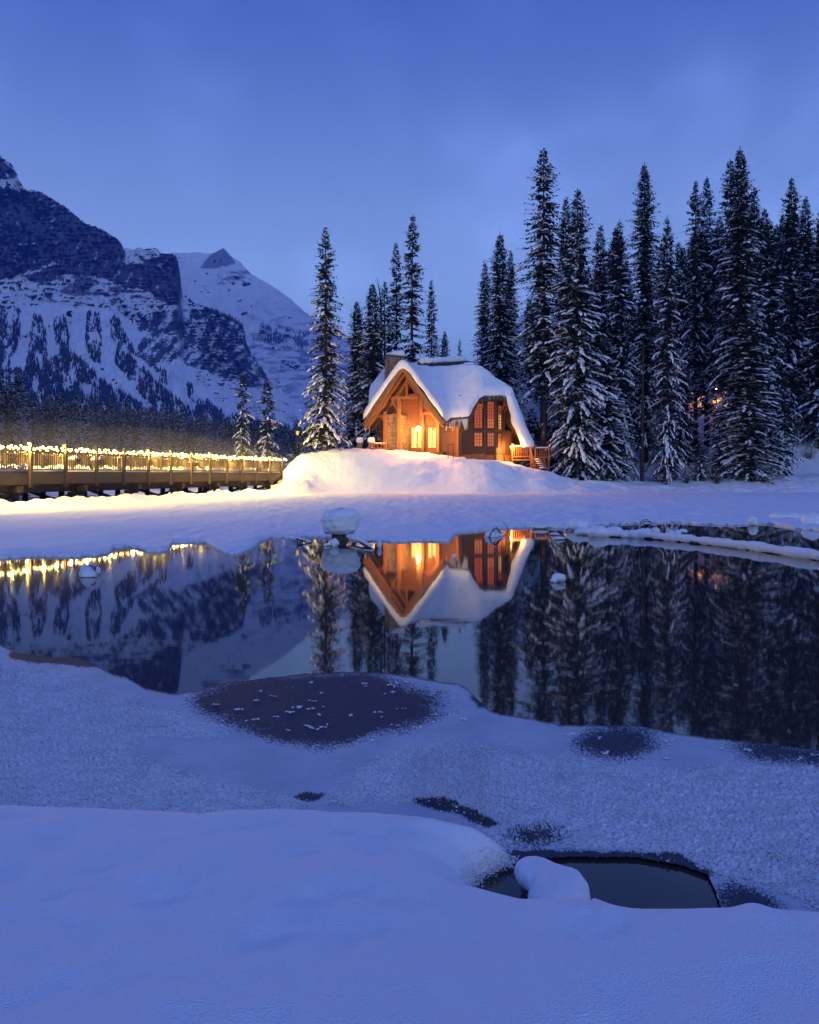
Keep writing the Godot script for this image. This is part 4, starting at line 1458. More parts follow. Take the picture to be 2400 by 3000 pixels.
	for k in 90:
		var a := Vector3(6.0, 8.45, -76.5).lerp(Vector3(8.9, 8.45, -77.4), rng.randf()) + Vector3(0, 0, rng.randf_range(-0.05, 0.08))
		th.beam(a, a + Vector3(rng.randfn(0, 0.03), -rng.randf_range(0.2, 0.42), rng.randfn(0, 0.03)), 0.05, 0.05, Vector3.BACK)
	part(L, "thatch_fringe", th.mesh(), mats.thatch, "stuff")
	# inner shell so that nothing shows through
	var sh := MB.new()
	sh.box(Vector3(2.6, 5.2, -85.0), Vector3(6.0, 5.0, 5.0), Basis(Vector3.UP, -0.2))
	sh.box(Vector3(5.9, 6.0, -80.9), Vector3(3.4, 5.2, 4.0), Basis(Vector3.UP, -0.2))
	part(L, "inner_wall", sh.mesh(), mats.timber_dark)
	# icicles
	part(L, "icicles", icicles([p1(-0.3, -3.85, 5.95), p1(2.0, -3.85, 5.95)], 16, 0.2, 0.95, 3).mesh(true), mats.icicle, "stuff")
	part(L, "icicles", icicles([p1(-0.2, 3.75, 6.0), Vector3(4.0, 6.25, -76.15), Vector3(5.0, 6.3, -75.65)], 44, 0.2, 1.1, 4).mesh(true), mats.icicle, "stuff")
	part(L, "icicles", icicles([Vector3(6.0, 8.4, -76.42), Vector3(8.95, 8.4, -77.35)], 14, 0.1, 0.6, 5).mesh(true), mats.icicle, "stuff")
	# things on and about the porch
	var lan := thing("porch_lantern", "bright glowing lantern hanging in front of the lodge door", "lantern", p1(-0.85, 1.42, 5.45))
	var lb := SphereMesh.new()
	lb.radius = 0.2; lb.height = 0.42; lb.radial_segments = 12; lb.rings = 6
	piece(lan, "lantern_glass", lb, mats.lantern_glass, Transform3D(Basis.IDENTITY, p1(-0.85, 1.42, 5.62)))
	var lc := MB.new()
	lc.tube([p1(-0.85, 1.42, 5.8), p1(-0.85, 1.42, 5.95)], [0.2, 0.04], 8)
	lc.tube([p1(-0.85, 1.42, 5.9), p1(-0.85, 1.42, 8.8)], [0.018, 0.018], 5)
	part(lan, "lantern_hood", lc.mesh(true), mats.iron)
	omni(p1(-0.85, 1.42, 5.62), 50.0, 0.18, Color(1.0, 0.66, 0.3))
	var scn := thing("wall_sconce", "unlit dark wall lantern beside the side window of the porch", "lantern", p1(0.9, 2.2, 5.5))
	var sc := MB.new()
	sc.box(p1(0.9, 2.2, 5.65), Vector3(0.16, 0.26, 0.16), bx)
	sc.beam(p1(0.9, 2.2, 5.8), p1(0.9, 2.2, 6.9), 0.03, 0.03, inw)
	part(scn, "lantern_body", sc.mesh(), mats.iron)
	# iron railing with curls
	var ra := thing("porch_railing", "black wrought iron railing with curls along the porch edge", "railing", p1(-0.3, 0.4, FLOOR))
	var tr := MB.new()
	tr.beam(p1(-0.3, -0.6, FLOOR + 0.72), p1(-0.3, 1.75, FLOOR + 0.72), 0.035, 0.035)
	tr.beam(p1(-0.3, -0.6, FLOOR + 0.08), p1(-0.3, 1.75, FLOOR + 0.08), 0.03, 0.03)
	part(ra, "rail", tr.mesh(), mats.iron)
	for k in 11:
		var b := -0.6 + k * 0.235
		var m := MB.new()
		m.beam(p1(-0.3, b, FLOOR), p1(-0.3, b, FLOOR + 0.74), 0.025, 0.025, inw)
		part(ra, "bar", m.mesh(), mats.iron)
		if k < 10 and k % 2 == 0:
			var c := MB.new()
			var pts := []
			var rr := []
			for q in 9:
				var t := TAU * q / 8.0
				pts.append(p1(-0.3, b + 0.235 + cos(t) * 0.2, FLOOR + 0.42 + sin(t) * 0.26))
				rr.append(0.014)
			c.tube(pts, rr, 4)
			part(ra, "curl", c.mesh(true), mats.iron)
	# two stone gate pillars left of the porch
	for k in 2:
		var x: float = [-4.42, -3.4][k]
		var z: float = [-79.0, -78.6][k]
		var g := 3.35
		var pl := thing("stone_pillar", ["left of two snow capped stone pillars beside the lodge porch", "right of two snow capped stone pillars, nearest the porch"][k], "pillar", Vector3(x, g, z), "snow capped stone pillars")
		var m := MB.new()
		m.box(Vector3(x, g + 0.5, z), Vector3(0.46, 1.3, 0.46))
		part(pl, "shaft", m.mesh(), mats.mortar)
		part(pl, "stonework", stones(Vector3(x - 0.24, g - 0.1, z + 0.24), Vector3.RIGHT, Vector3.BACK, 0.48, 1.2, 0.2, 20 + k).mesh(false, true), mats.stone, "stuff")
		var cfn := func(p: Vector3) -> float:
			var q := p - Vector3(x, g + 1.33, z)
			q = Vector3(absf(q.x) - 0.16, absf(q.y) - 0.1, absf(q.z) - 0.16)
			return Vector3(maxf(q.x, 0), maxf(q.y, 0), maxf(q.z, 0)).length() - 0.16
		part(pl, "snow_cap", nets(cfn, Vector3(x - 0.6, g + 0.9, z - 0.6), Vector3(x + 0.6, g + 1.8, z + 0.6), 0.06), mats.snow)
	var lr := thing("wooden_fence", "short snowy wooden rail fence between the pillars and the porch", "fence", Vector3(-2.8, 3.4, -78.6))
	for t in [4.35, 3.95]:
		var m := MB.new()
		m.beam(Vector3(-3.2, t, -78.55), Vector3(-2.1, t, -78.75), 0.08, 0.1)
		part(lr, "rail", m.mesh(), mats.timber)
	for k in 4:
		var m := MB.new()
		m.beam(Vector3(-3.1 + k * 0.3, 3.3, -78.56 - k * 0.05), Vector3(-3.1 + k * 0.3, 4.3, -78.56 - k * 0.05), 0.07, 0.07, Vector3.BACK)
		part(lr, "post", m.mesh(), mats.timber)
	var rsn := MB.new()
	for k in 6: rsn.dome(Vector3(-3.1 + k * 0.19, 4.4, -78.57 - k * 0.03), Vector3(0.16, 0, 0), Vector3(0, 0.09, 0), Vector3(0, 0, 0.09), 6)
	part(lr, "snow_cap", rsn.mesh(), mats.snow, "stuff")
	var fs := thing("sign_frame", "dark narrow empty wooden frame standing in snow before the log wall", "frame", Vector3(3.5, 2.9, -75.6))
	for t in [[3.28, 3.28], [3.72, 3.76]]:
		var m := MB.new()
		m.beam(Vector3(t[0], 4.2, -75.7), Vector3(t[1], 2.7, -75.5), 0.05, 0.05, Vector3.BACK)
		part(fs, "post", m.mesh(), mats.twig)
	var mtop := MB.new()
	mtop.beam(Vector3(3.26, 4.18, -75.7), Vector3(3.74, 4.18, -75.7), 0.05, 0.06)
	part(fs, "crosspiece", mtop.mesh(), mats.twig)
	var rf := thing("wooden_fence", "low plank rail half buried in snow below the bay windows", "fence", Vector3(5.6, 2.8, -75.6))
	for k in 4:
		var m := MB.new()
		var x := 4.75 + k * 0.55
		m.beam(Vector3(x, 2.5, -75.6), Vector3(x, 3.35 + 0.05 * (k % 2), -75.6), 0.06, 0.06, Vector3.BACK)
		part(rf, "post", m.mesh(), mats.twig)
	for yy in [3.28, 3.05]:
		var m := MB.new()
		m.beam(Vector3(4.7, yy - 0.06, -75.55), Vector3(6.45, yy + 0.08, -75.55), 0.03, 0.12)
		part(rf, "rail", m.mesh(), mats.timber)
	# deck with stairs on the right
	var dk := thing("stair_deck", "lamplit wooden deck with baluster railing and snowy stairs at the right of the lodge", "deck", Vector3(10.6, 2.3, -78.8))
	var m3 := MB.new()
	m3.box(Vector3(9.95, 2.95, -79.4), Vector3(1.8, 0.14, 1.4))
	part(dk, "platform", m3.mesh(), mats.timber)
	for x in [9.12, 10.78, 11.15, 12.35]:
		var m := MB.new()
		m.beam(Vector3(x, 2.0, -78.65), Vector3(x, 4.35, -78.65), 0.14, 0.14, Vector3.BACK)
		part(dk, "post", m.mesh(), mats.timber)
	for t in [[9.12, 10.78, 4.1], [9.12, 10.78, 3.2], [11.15, 12.35, 3.95], [11.15, 12.35, 3.15]]:
		var m := MB.new()
		m.beam(Vector3(t[0], t[2], -78.65), Vector3(t[1], t[2], -78.65), 0.1, 0.09)
		part(dk, "rail", m.mesh(), mats.timber)
	for k in 8:
		var m := MB.new()
		m.beam(Vector3(9.32 + k * 0.19, 3.2, -78.65), Vector3(9.32 + k * 0.19, 4.1, -78.65), 0.055, 0.055, Vector3.BACK)
		part(dk, "baluster", m.mesh(), mats.timber)
	for k in 5:
		var m := MB.new()
		m.beam(Vector3(11.35 + k * 0.2, 3.15, -78.65), Vector3(11.35 + k * 0.2, 3.95, -78.65), 0.05, 0.05, Vector3.BACK)
		part(dk, "baluster", m.mesh(), mats.timber)
	for k in 5:
		var m := MB.new()
		m.box(Vector3(11.3 + k * 0.06, 2.92 - k * 0.19, -78.4 + k * 0.28), Vector3(1.1, 0.07, 0.28))
		part(dk, "step", m.mesh(), mats.timber)
	for t in [[10.75, 4.0, 10.85, 2.3], [11.9, 3.0, 12.0, 2.0]]:
		var m := MB.new()
		m.beam(Vector3(t[0], t[1], -78.5), Vector3(t[2], t[3], -77.3), 0.09, 0.14)
		part(dk, "stringer", m.mesh(), mats.timber)
	var ds := MB.new()
	for k in 12: ds.dome(Vector3(9.2 + k * 0.14, 4.15, -78.65), Vector3(0.12, 0, 0), Vector3(0, 0.1, 0), Vector3(0, 0, 0.1), 6)
	for k in 8: ds.dome(Vector3(11.2 + k * 0.15, 4.0, -78.65), Vector3(0.12, 0, 0), Vector3(0, 0.1, 0), Vector3(0, 0, 0.1), 6)
	for k in 5: ds.dome(Vector3(11.35 + k * 0.06, 2.96 - k * 0.19, -78.4 + k * 0.28), Vector3(0.35, 0, 0), Vector3(0, 0.09, 0), Vector3(0, 0, 0.11), 7)
	part(dk, "snow_cap", ds.mesh(), mats.snow, "stuff")
	var dl := thing("deck_lantern", "small glowing lantern on a post at the left end of the stair deck", "lantern", Vector3(8.95, 3.6, -78.1))
	var dg := SphereMesh.new()
	dg.radius = 0.09; dg.height = 0.2; dg.radial_segments = 10; dg.rings = 5
	piece(dl, "lantern_glass", dg, mats.bulb, Transform3D(Basis.IDENTITY, Vector3(8.95, 4.05, -78.1)))
	var dh := MB.new()
	dh.tube([Vector3(8.95, 4.16, -78.1), Vector3(8.95, 4.3, -78.1)], [0.13, 0.03], 8)
	dh.beam(Vector3(8.9, 2.2, -78.2), Vector3(8.9, 4.3, -78.2), 0.06, 0.06, Vector3.BACK)
	part(dl, "lantern_hood", dh.mesh(), mats.iron)
	omni(Vector3(8.95, 4.05, -78.1), 18.0, 0.08)

# ------------------------------------------------------------------ neighbours
func gable_house(root: Node3D, x0: float, x1: float, z: float, depth: float, y0: float, eave: float, ridge: float, along_x: bool, over: float) -> void:
	# a plain house: walls, gable roof with snow
	var c := Vector3((x0 + x1) * 0.5, 0, z - depth * 0.5)
	var m := MB.new()
	m.box(Vector3(c.x, (y0 + eave) * 0.5, c.z), Vector3(x1 - x0, eave - y0, depth))
	var w := part(root, "wall", m.mesh(), mats.lodge_wall)
	var half := (depth if along_x else x1 - x0) * 0.5
	for s in [-1.0, 1.0]:
		var g := MB.new()
		if along_x:
			var xx := x0 if s < 0 else x1
			g.tri(Vector3(xx, eave, c.z - half), Vector3(xx, ridge, c.z), Vector3(xx, eave, c.z + half))
		else:
			var zz := z if s > 0 else z - depth
			g.tri(Vector3(x0, eave, zz), Vector3(c.x, ridge, zz), Vector3(x1, eave, zz))
		part(w, "gable", g.mesh(), mats.lodge_wall)
	var pitch := (ridge - eave) / half
	var len := ((x1 - x0) if along_x else depth) * 0.5 + over
	var mk := func(lo: float, hi: float, r: float, grow: float) -> Callable:
		return func(p: Vector3) -> float:
			var a := p.x - c.x if along_x else p.z - c.z
			var b := p.z - c.z if along_x else p.x - c.x
			return slab(p, ridge - pitch * absf(b), a, b, -len - grow, len + grow, -half - over - grow, half + over + grow, lo, hi, r)
	var lo3 := Vector3(x0 - over - 1.0, eave - pitch * over - 1.2, z - depth - over - 1.0)
	var hi3 := Vector3(x1 + over + 1.0, ridge + 1.6, z + over + 1.0)
	part(root, "roof", nets(mk.call(-0.3, 0.03, 0.04, 0.0), lo3, hi3, 0.2), mats.thatch)
	part(root, "roof_snow", nets(mk.call(0.02, 0.6, 0.25, 0.1), lo3, hi3, 0.2), mats.snow)

func make_neighbours() -> void:
	var b := thing("guest_house", "dark unlit lodge with snowy roof just behind the right end of the main lodge", "lodge", Vector3(14.0, 3.0, -93.0))
	gable_house(b, 10.6, 18.0, -92.0, 7.0, 2.5, 7.2, 10.4, true, 0.8)
	for x in [11.6, 13.4, 15.2, 17.0]:
		var m := MB.new()
		m.box(Vector3(x, 5.9, -91.97), Vector3(0.9, 1.1, 0.1))
		var wn := part(b, "window", m.mesh(), mats.timber_dark)
		var g := MB.new()
		g.box(Vector3(x, 5.9, -91.9), Vector3(0.72, 0.92, 0.03))
		part(wn, "pane", g.mesh(), mats.dark_glass)
	var bal := MB.new()
	bal.box(Vector3(14.3, 4.0, -91.2), Vector3(7.4, 0.2, 1.4))
	var fl := part(b, "balcony", bal.mesh(), mats.timber_dark)
	for k in 6:
		var m := MB.new()
		m.box(Vector3(14.3, 4.25 + k * 0.15, -90.52), Vector3(7.4, 0.12, 0.05))
		part(fl, "rail_board", m.mesh(), mats.grey_wood)
	for x in [10.7, 13.1, 15.5, 17.9]:
		var m := MB.new()
		m.beam(Vector3(x, 2.2, -90.56), Vector3(x, 6.9, -90.56), 0.16, 0.16, Vector3.BACK)
		part(b, "post", m.mesh(), mats.timber_dark)
	var c := thing("hillside_lodge", "steep roofed dark lodge half hidden among the spruces behind the bare pole trunk", "lodge", Vector3(31.0, 6.0, -108.0))
	gable_house(c, 26.2, 33.6, -107.0, 8.0, 4.0, 11.2, 17.0, false, 0.9)
	for x in [27.8, 29.8, 32.0]:
		for y in [7.6, 10.2]:
			var m := MB.new()
			m.box(Vector3(x, y, -106.96), Vector3(1.0, 1.3, 0.1))
			var wn := part(c, "window", m.mesh(), mats.timber_dark)
			var g := MB.new()
			g.box(Vector3(x, y, -106.9), Vector3(0.8, 1.1, 0.03))
			part(wn, "pane", g.mesh(), mats.dark_glass)
	var cb := MB.new()
	cb.box(Vector3(29.6, 6.1, -106.2), Vector3(6.6, 0.2, 1.5))
	var bl := part(c, "balcony", cb.mesh(), mats.timber_dark)
	for k in 5:
		var m := MB.new()
		m.box(Vector3(29.6, 6.4 + k * 0.17, -105.45), Vector3(6.6, 0.13, 0.05))
		part(bl, "rail_board", m.mesh(), mats.grey_wood)
	# the lamp that warms the slope behind the close pair of spruces
	var lx := 36.0
	var ld := 104.0
	var gy := ground(lx, ld)
	var lp := thing("lamp_post", "lamp post shining warm on the snowy slope behind the right hand spruces", "lamp post", Vector3(lx, gy, -ld))
	lamp_post(lp, Vector3(lx, gy, -ld), 1.8, mats.lantern_glass)
	omni(Vector3(lx, gy + 1.77, -ld), 20.0, 0.1, Color(1.0, 0.6, 0.3))

func lamp_post(o: Node3D, p: Vector3, h: float, glow: Material) -> void:
	var m := MB.new()
	m.tube([p - Vector3(0, 0.3, 0), p + Vector3(0, h - 0.2, 0)], [0.07, 0.05], 8)
	part(o, "post", m.mesh(true), mats.iron)
	var g := MB.new()
	var k := p + Vector3(0, h - 0.2, 0)
	for a in 6:
		var t0 := TAU * a / 6
		var t1 := TAU * (a + 1) / 6
		g.quad(k + Vector3(cos(t0), 0, sin(t0)) * 0.09, k + Vector3(cos(t0) * 0.17, 0.34, sin(t0) * 0.17), k + Vector3(cos(t1) * 0.17, 0.34, sin(t1) * 0.17), k + Vector3(cos(t1), 0, sin(t1)) * 0.09)
	part(o, "lantern_glass", g.mesh(), glow)
	var c := MB.new()
	c.tube([k + Vector3(0, 0.34, 0), k + Vector3(0, 0.5, 0), k + Vector3(0, 0.58, 0)], [0.2, 0.06, 0.02], 6)
	c.tube([k - Vector3(0, 0.06, 0), k], [0.05, 0.1], 6)
	for a in 6:
		var t0 := TAU * a / 6
		c.beam(k + Vector3(cos(t0), 0, sin(t0)) * 0.095, k + Vector3(cos(t0) * 0.175, 0.34, sin(t0) * 0.175), 0.022, 0.022)
	part(o, "lantern_frame", c.mesh(), mats.iron)

# ------------------------------------------------------------------ footbridge
func make_bridge() -> void:
	var u := (bridge_b - bridge_a).normalized()
	var w := Vector3(-u.z, 0, u.x)            # towards the open ice
	var base := bridge_a.lerp(bridge_b, 0.4)
	var br := thing("footbridge", "long wooden footbridge with picket railings leading to the snowy island", "bridge", Vector3(base.x, 0.0, base.z))
	var bs := Basis(u, Vector3.UP, u.cross(Vector3.UP))
	var P := func(s: float, off: float, y: float) -> Vector3:
		return Vector3(bridge_a.x, 0, bridge_a.z) + u * s + w * off + Vector3(0, y, 0)
	var bay := 2.75
	var s0 := -2.0 * bay
	var s1 := 12.0 * bay
	var L := s1 - s0
	# deck planks
	var plank := BoxMesh.new()
	plank.size = Vector3(0.235, 0.07, 3.5)
	for k in int(L / 0.25):
		piece(br, "deck_plank", plank, mats.bridge_wood, Transform3D(bs, P.call(s0 + (k + 0.5) * 0.25, -1.8, 1.72)))
	# snow on the deck
	var sn := MB.new()
	rng.seed = 17
	sn.box(P.call((s0 + s1) * 0.5, -0.35, 1.82), Vector3(L, 0.13, 0.45), bs)
	sn.box(P.call((s0 + s1) * 0.5, -3.2, 1.82), Vector3(L, 0.13, 0.5), bs)
	part(br, "deck_snow", sn.mesh(), mats.snow)
	var lumps := MB.new()
	for k in 90:
		var s := rng.randf_range(s0, s1)
		var z := rng.randf_range(0.12, 0.34)
		lumps.dome(P.call(s, -rng.randf_range(0.16, 0.5), 1.86), u * z * 1.5, Vector3.UP * z, w * z * 0.7, 8)
	for k in 60:
		var s := rng.randf_range(s0, s1)
		var z := rng.randf_range(0.1, 0.3)
		lumps.dome(P.call(s, -3.1, 1.86), u * z * 1.5, Vector3.UP * z * 1.1, w * z * 0.7, 8)
	part(br, "snow_lumps", lumps.mesh(), mats.snow, "stuff")
	var post := BoxMesh.new()
	post.size = Vector3(0.15, 2.05, 0.15)
	var cap := BoxMesh.new()
	cap.size = Vector3(0.19, 0.05, 0.19)
	var fas := BoxMesh.new()
	fas.size = Vector3(bay - 0.012, 0.56, 0.08)
	var ledge := BoxMesh.new()
	ledge.size = Vector3(bay - 0.2, 0.05, 0.1)
	var picket := BoxMesh.new()
	picket.size = Vector3(0.042, 0.80, 0.04)
	var rail := BoxMesh.new()
	rail.size = Vector3(bay - 0.2, 0.10, 0.09)
	for side in 2:
		var off := 0.0 if side == 0 else -3.6
		for k in range(-2, 13):
			var s := k * bay
			piece(br, "post", post, mats.bridge_wood, Transform3D(bs, P.call(s, off + (0.07 if side == 0 else -0.07), 2.02)))
			piece(br, "post_cap", cap, mats.bridge_wood, Transform3D(bs, P.call(s, off + (0.07 if side == 0 else -0.07), 3.07)))
			if k == 12: continue
			var c := s + bay * 0.5
			piece(br, "fascia_board", fas, mats.bridge_wood, Transform3D(bs, P.call(c, off - 0.01, 1.43 + 0.006 * (k % 3))))
			piece(br, "top_rail", rail, mats.bridge_wood, Transform3D(bs, P.call(c, off, 2.70)))
			piece(br, "bottom_rail", ledge, mats.bridge_wood, Transform3D(bs, P.call(c, off, 1.86)))
			if side == 0:
				for q in 14:
					piece(br, "picket", picket, mats.bridge_wood, Transform3D(bs, P.call(s + 0.2 + (q + 0.5) * (bay - 0.4) / 14.0, off, 2.26)))
	var fp := MB.new()
	for k in range(-2, 12):
		for q in 14:
			fp.box(P.call(k * bay + 0.2 + (q + 0.5) * (bay - 0.4) / 14.0, -3.6, 2.26), picket.size, bs)
	part(br, "pickets_far", fp.mesh(), mats.bridge_wood, "stuff").name = "picket_row"
	# structure beneath
	for off in [-0.45, -1.8, -3.1]:
		var m := MB.new()
		m.beam(P.call(s0, off, 1.0), P.call(s1, off, 1.0), 0.28, 0.5)
		part(br, "stringer", m.mesh(), mats.bridge_dark)
	var skip := MB.new()
	skip.beam(P.call(s0, -0.25, 1.12), P.call(s1, -0.25, 1.12), 0.2, 0.12)
	part(br, "stringer", skip.mesh(), mats.bridge_dark)
	for c in [-2.2, -0.28, 1.62, 3.6, 5.55, 7.5, 9.4, 11.1]:
		var s: float = c * bay
		var m := MB.new()
		m.beam(P.call(s, 0.14, 0.93), P.call(s, -3.8, 0.93), 0.34, 0.3)
		part(br, "pile_cap", m.mesh(), mats.bridge_wood)
		for off in [-0.15, -1.3, -2.4, -3.45]:
			var q := MB.new()
			q.tube([P.call(s, off, -0.6), P.call(s, off, 0.8)], [0.17, 0.16], 8)
			part(br, "pile", q.mesh(true), mats.bridge_dark)
		for t in [[-0.1, 0.75, -2.3, 0.1], [-3.4, 0.75, -1.2, 0.1]]:
			var q := MB.new()
			q.beam(P.call(s + 0.2, t[0], t[1]), P.call(s + 0.2, t[2], t[3]), 0.08, 0.18)
			part(br, "brace", q.mesh(), mats.bridge_dark)
		var e := MB.new()
		e.beam(P.call(s + 0.6, -0.3, 0.72), P.call(s - 0.9, -0.3, 0.62), 0.14, 0.2)
		part(br, "corbel", e.mesh(), mats.bridge_dark)
	# baskets hung inside the railing
	for t in [[1.45, "left of three snow filled hanging baskets behind the bridge pickets"], [2.2, "middle one of three snow filled hanging baskets behind the bridge pickets"], [6.35, "right of three snow filled hanging baskets, far along the bridge pickets"]]:
		var c: Vector3 = P.call(t[0] * bay, -0.28, 2.35)
		var hb := thing("hanging_basket", t[1], "basket", c - Vector3(0, 0.2, 0), "hanging baskets on the bridge")
		var pts := []
		var rr := []
		for q in 6:
			var v := q / 5.0
			pts.append(c + Vector3(0, -0.26 + 0.32 * v, 0))
			rr.append(0.08 + 0.28 * sqrt(v))
		var m := MB.new()
		m.tube(pts, rr, 12)
		part(hb, "basket", m.mesh(true), mats.thatch)
		var s := MB.new()
		s.dome(c + Vector3(0, 0.05, 0), u * 0.34, Vector3.UP * 0.2, w * 0.34, 10)
		part(hb, "snow_cap", s.mesh(), mats.snow)
	# strings of bulbs
	var bulb := SphereMesh.new()
	bulb.radius = 0.048; bulb.height = 0.096; bulb.radial_segments = 7; bulb.rings = 4
	for side in 2:
		var off := 0.02 if side == 0 else -3.58
		var st := thing("string_lights", ["tangled string of glowing warm bulbs along the near bridge rail", "string of glowing warm bulbs along the far bridge rail"][side], "string lights", P.call(L * 0.4, off, 2.75))
		var n := 300 if side == 0 else 170
		var pts := []
		var rr := []
		for k in n:
			var s := s0 + (L + 1.2) * (k + 0.5) / n
			var sag := 0.0 * absf(sin(s / bay * PI))
			var p: Vector3 = P.call(s + rng.randf_range(-0.06, 0.06), off + rng.randf_range(-0.09, 0.12), 2.86 - sag + rng.randf_range(-0.09, 0.10))
			piece(st, "bulb", bulb, mats.bulb, Transform3D(Basis.IDENTITY, p))
			pts.append(p + Vector3(0, 0.05, 0)); rr.append(0.008)
			if k % (9 if side == 0 else 13) == 4:
				omni(p, 12.0, 0.05, Color(1.0, 0.85, 0.42))
		var wire := MB.new()
		wire.tube(pts, rr, 4)
		part(st, "wire", wire.mesh(true), mats.iron)

# ------------------------------------------------------------------ island details
func shrub(p: Vector3, h: float, n: int, sd: int) -> Array:
	var r := RandomNumberGenerator.new()
	r.seed = sd
	var mb := MB.new()
	var sn := MB.new()
	for k in n:
		var az := r.randf() * TAU
		var dv := Vector3(cos(az) * r.randf_range(0.15, 0.8), 1.0, sin(az) * r.randf_range(0.15, 0.8)).normalized()
		var l := h * r.randf_range(0.5, 1.1)
		var a := p + Vector3(r.randfn(0, 0.15), -0.1, r.randfn(0, 0.15))
		var m := a + dv * l * 0.55
		var e := a + dv * l + Vector3(r.randfn(0, 0.1), -0.12 * l, r.randfn(0, 0.1))
		mb.tube([a, m, e], [0.02, 0.014, 0.006], 4)
		for q in 3:
			var t := r.randf_range(0.35, 0.9)
			var o := a.lerp(e, t)
			mb.tube([o, o + Vector3(r.randfn(0, 0.22), r.randf_range(0.05, 0.3), r.randfn(0, 0.22)) * h * 0.6], [0.01, 0.004], 3)
			if r.randf() < 0.35: sn.dome(o, Vector3(0.07, 0, 0), Vector3(0, 0.05, 0), Vector3(0, 0, 0.07), 5)
	return [mb.mesh(true), sn.mesh()]

func make_island_details() -> void:
	# lamp post by the bridge end
	var q := Vector3((872 - CX) / F * 78.0, 0, -78.0)
	q.y = ground(q.x, 78.0)
	var lp := thing("lamp_post", "old style lantern post at the island end of the footbridge", "lamp post", q)
	lamp_post(lp, q, at(872, 1268, 78).y - q.y, mats.lantern_dim)
	# bare pole trunk and leaning snag
	var x := (1881 - CX) / F * 82.0
	var g := ground(x, 82.0)
	var m := MB.new()
	m.tube([Vector3(x, g - 0.3, -82), Vector3(x + 0.05, g + 6, -82), Vector3(x + 0.1, g + 11.5, -82), Vector3(x + 0.1, g + 13.5, -82)], [0.19, 0.15, 0.09, 0.03], 8)
	var pt := thing("bare_pole_tree", "straight bare pole trunk with few stubs between the spruces", "dead tree", Vector3(x, g, -82))
	part(pt, "trunk", m.mesh(true), mats.bark)
	var st := MB.new()
	rng.seed = 77
	for k in 22:
		var y := rng.randf_range(4.0, 12.8)
		var az := rng.randf() * TAU
		st.tube([Vector3(x + 0.06, g + y, -82), Vector3(x + cos(az) * 0.6, g + y - 0.15, -82 + sin(az) * 0.6)], [0.03, 0.008], 4)
	part(pt, "stubs", st.mesh(true), mats.bark, "stuff")
	x = (2113 - CX) / F * 84.0
	g = ground(x, 84.0)
	var top := at(2087, 1070, 84.0)
	var lt := thing("leaning_tree", "pale leaning bare tree crossing the warm lit slope", "dead tree", Vector3(x, g, -84))
	m = MB.new()
	m.tube([Vector3(x + 0.2, g - 0.3, -84), Vector3(x + 0.25, g + 3.0, -84), at(2118, 1168, 84), top], [0.12, 0.1, 0.08, 0.03], 7)
	part(lt, "trunk", m.mesh(true), mats.grey_wood)
	m = MB.new()
	for k in 14:
		var t := rng.randf_range(0.3, 1.0)
		var a := at(2118, 1200, 84).lerp(top, t)
		m.tube([a, a + Vector3(rng.randfn(0, 0.6), rng.randf_range(0.1, 0.9), rng.randfn(0, 0.5))], [0.025, 0.006], 4)
	part(lt, "branches", m.mesh(true), mats.twig, "stuff")
	# bare shrubs on the shore
	var n := 0
	for t in [[2010, 80.0, 1.5, "leafless shrub at the shore left of the close spruce pair"], [2100, 79.5, 2.6, "tall thin leafless shrub standing at the shore below the leaning tree"], [2225, 80.0, 1.4, "leafless shrub right of the low laden spruce at the shore"], [2290, 86.0, 1.8, "leafless shrub on the slope behind the little crusted spruce"], [2370, 88.0, 1.8, "leafless shrub near the right edge on the slope"], [1950, 79.5, 1.0, "low leafless shrub under the snowy spruce in front"], [1930, 81.5, 1.3, "leafless shrub just right of the bare pole trunk"], [2060, 86.0, 1.6, "leafless shrub between the close spruce pair and the shore"]]:
		x = (t[0] - CX) / F * t[1]
		g = ground(x, t[1])
		var s := thing("bare_shrub", t[3], "shrub", Vector3(x, g, -t[1]), "leafless shrubs along the right shore")
		var ms := shrub(Vector3(x, g, -t[1]), t[2], 26, 200 + n)
		part(s, "stems", ms[0], mats.twig, "stuff")
		part(s, "snow_load", ms[1], mats.tree_snow, "stuff")
		n += 1
	# broken leaning top beside the chimney clump
	var sg := thing("broken_tree", "dead leaning tree top sticking out of the clump behind the chimney", "dead tree", at(1112, 1250, 91.0))
	m = MB.new()
	m.tube([at(1118, 1250, 91), at(1117, 900, 91), at(1112, 850, 91), at(1104, 812, 91)], [0.18, 0.1, 0.07, 0.02], 6)
	part(sg, "trunk", m.mesh(true), mats.bark)

# ------------------------------------------------------------------ things in and by the pond
func lump(called: String, label: String, category: String, px: float, py: float, w: float, h: float, sd: int, group := "") -> Node3D:
	var p := gp(px, py)
	var o := thing(called, label, category, p, group)
	var f := func(q: Vector3) -> float:
		var k := (q - p - Vector3(0, h * 0.42, 0)) / Vector3(w * 0.5, h * 0.56, w * 0.45)
		return (k.length() - 1.0) * minf(w, h) * 0.45 + 0.10 * minf(w, h) * nz2.get_noise_3d(q.x / w * 2.0 + sd, q.y / w * 2.0, q.z / w * 2.0)
	var c := maxf(w, h) / 18.0
	part(o, "snow_cap", nets(f, p - Vector3(w, h * 0.4, w), p + Vector3(w, h * 1.4, w), c), mats.snow)
	var m := MB.new()
	m.dome(p + Vector3(0, -0.05, 0), Vector3(w * 0.36, 0, 0), Vector3(0, h * 0.4, 0), Vector3(0, 0, w * 0.3), 9)
	part(o, "stone", m.mesh(), mats.rock)
	return o

func z7(x: float, y: float) -> Vector2:
	return Vector2(850.0 + x / 1.113, 1450.0 + y / 1.113)

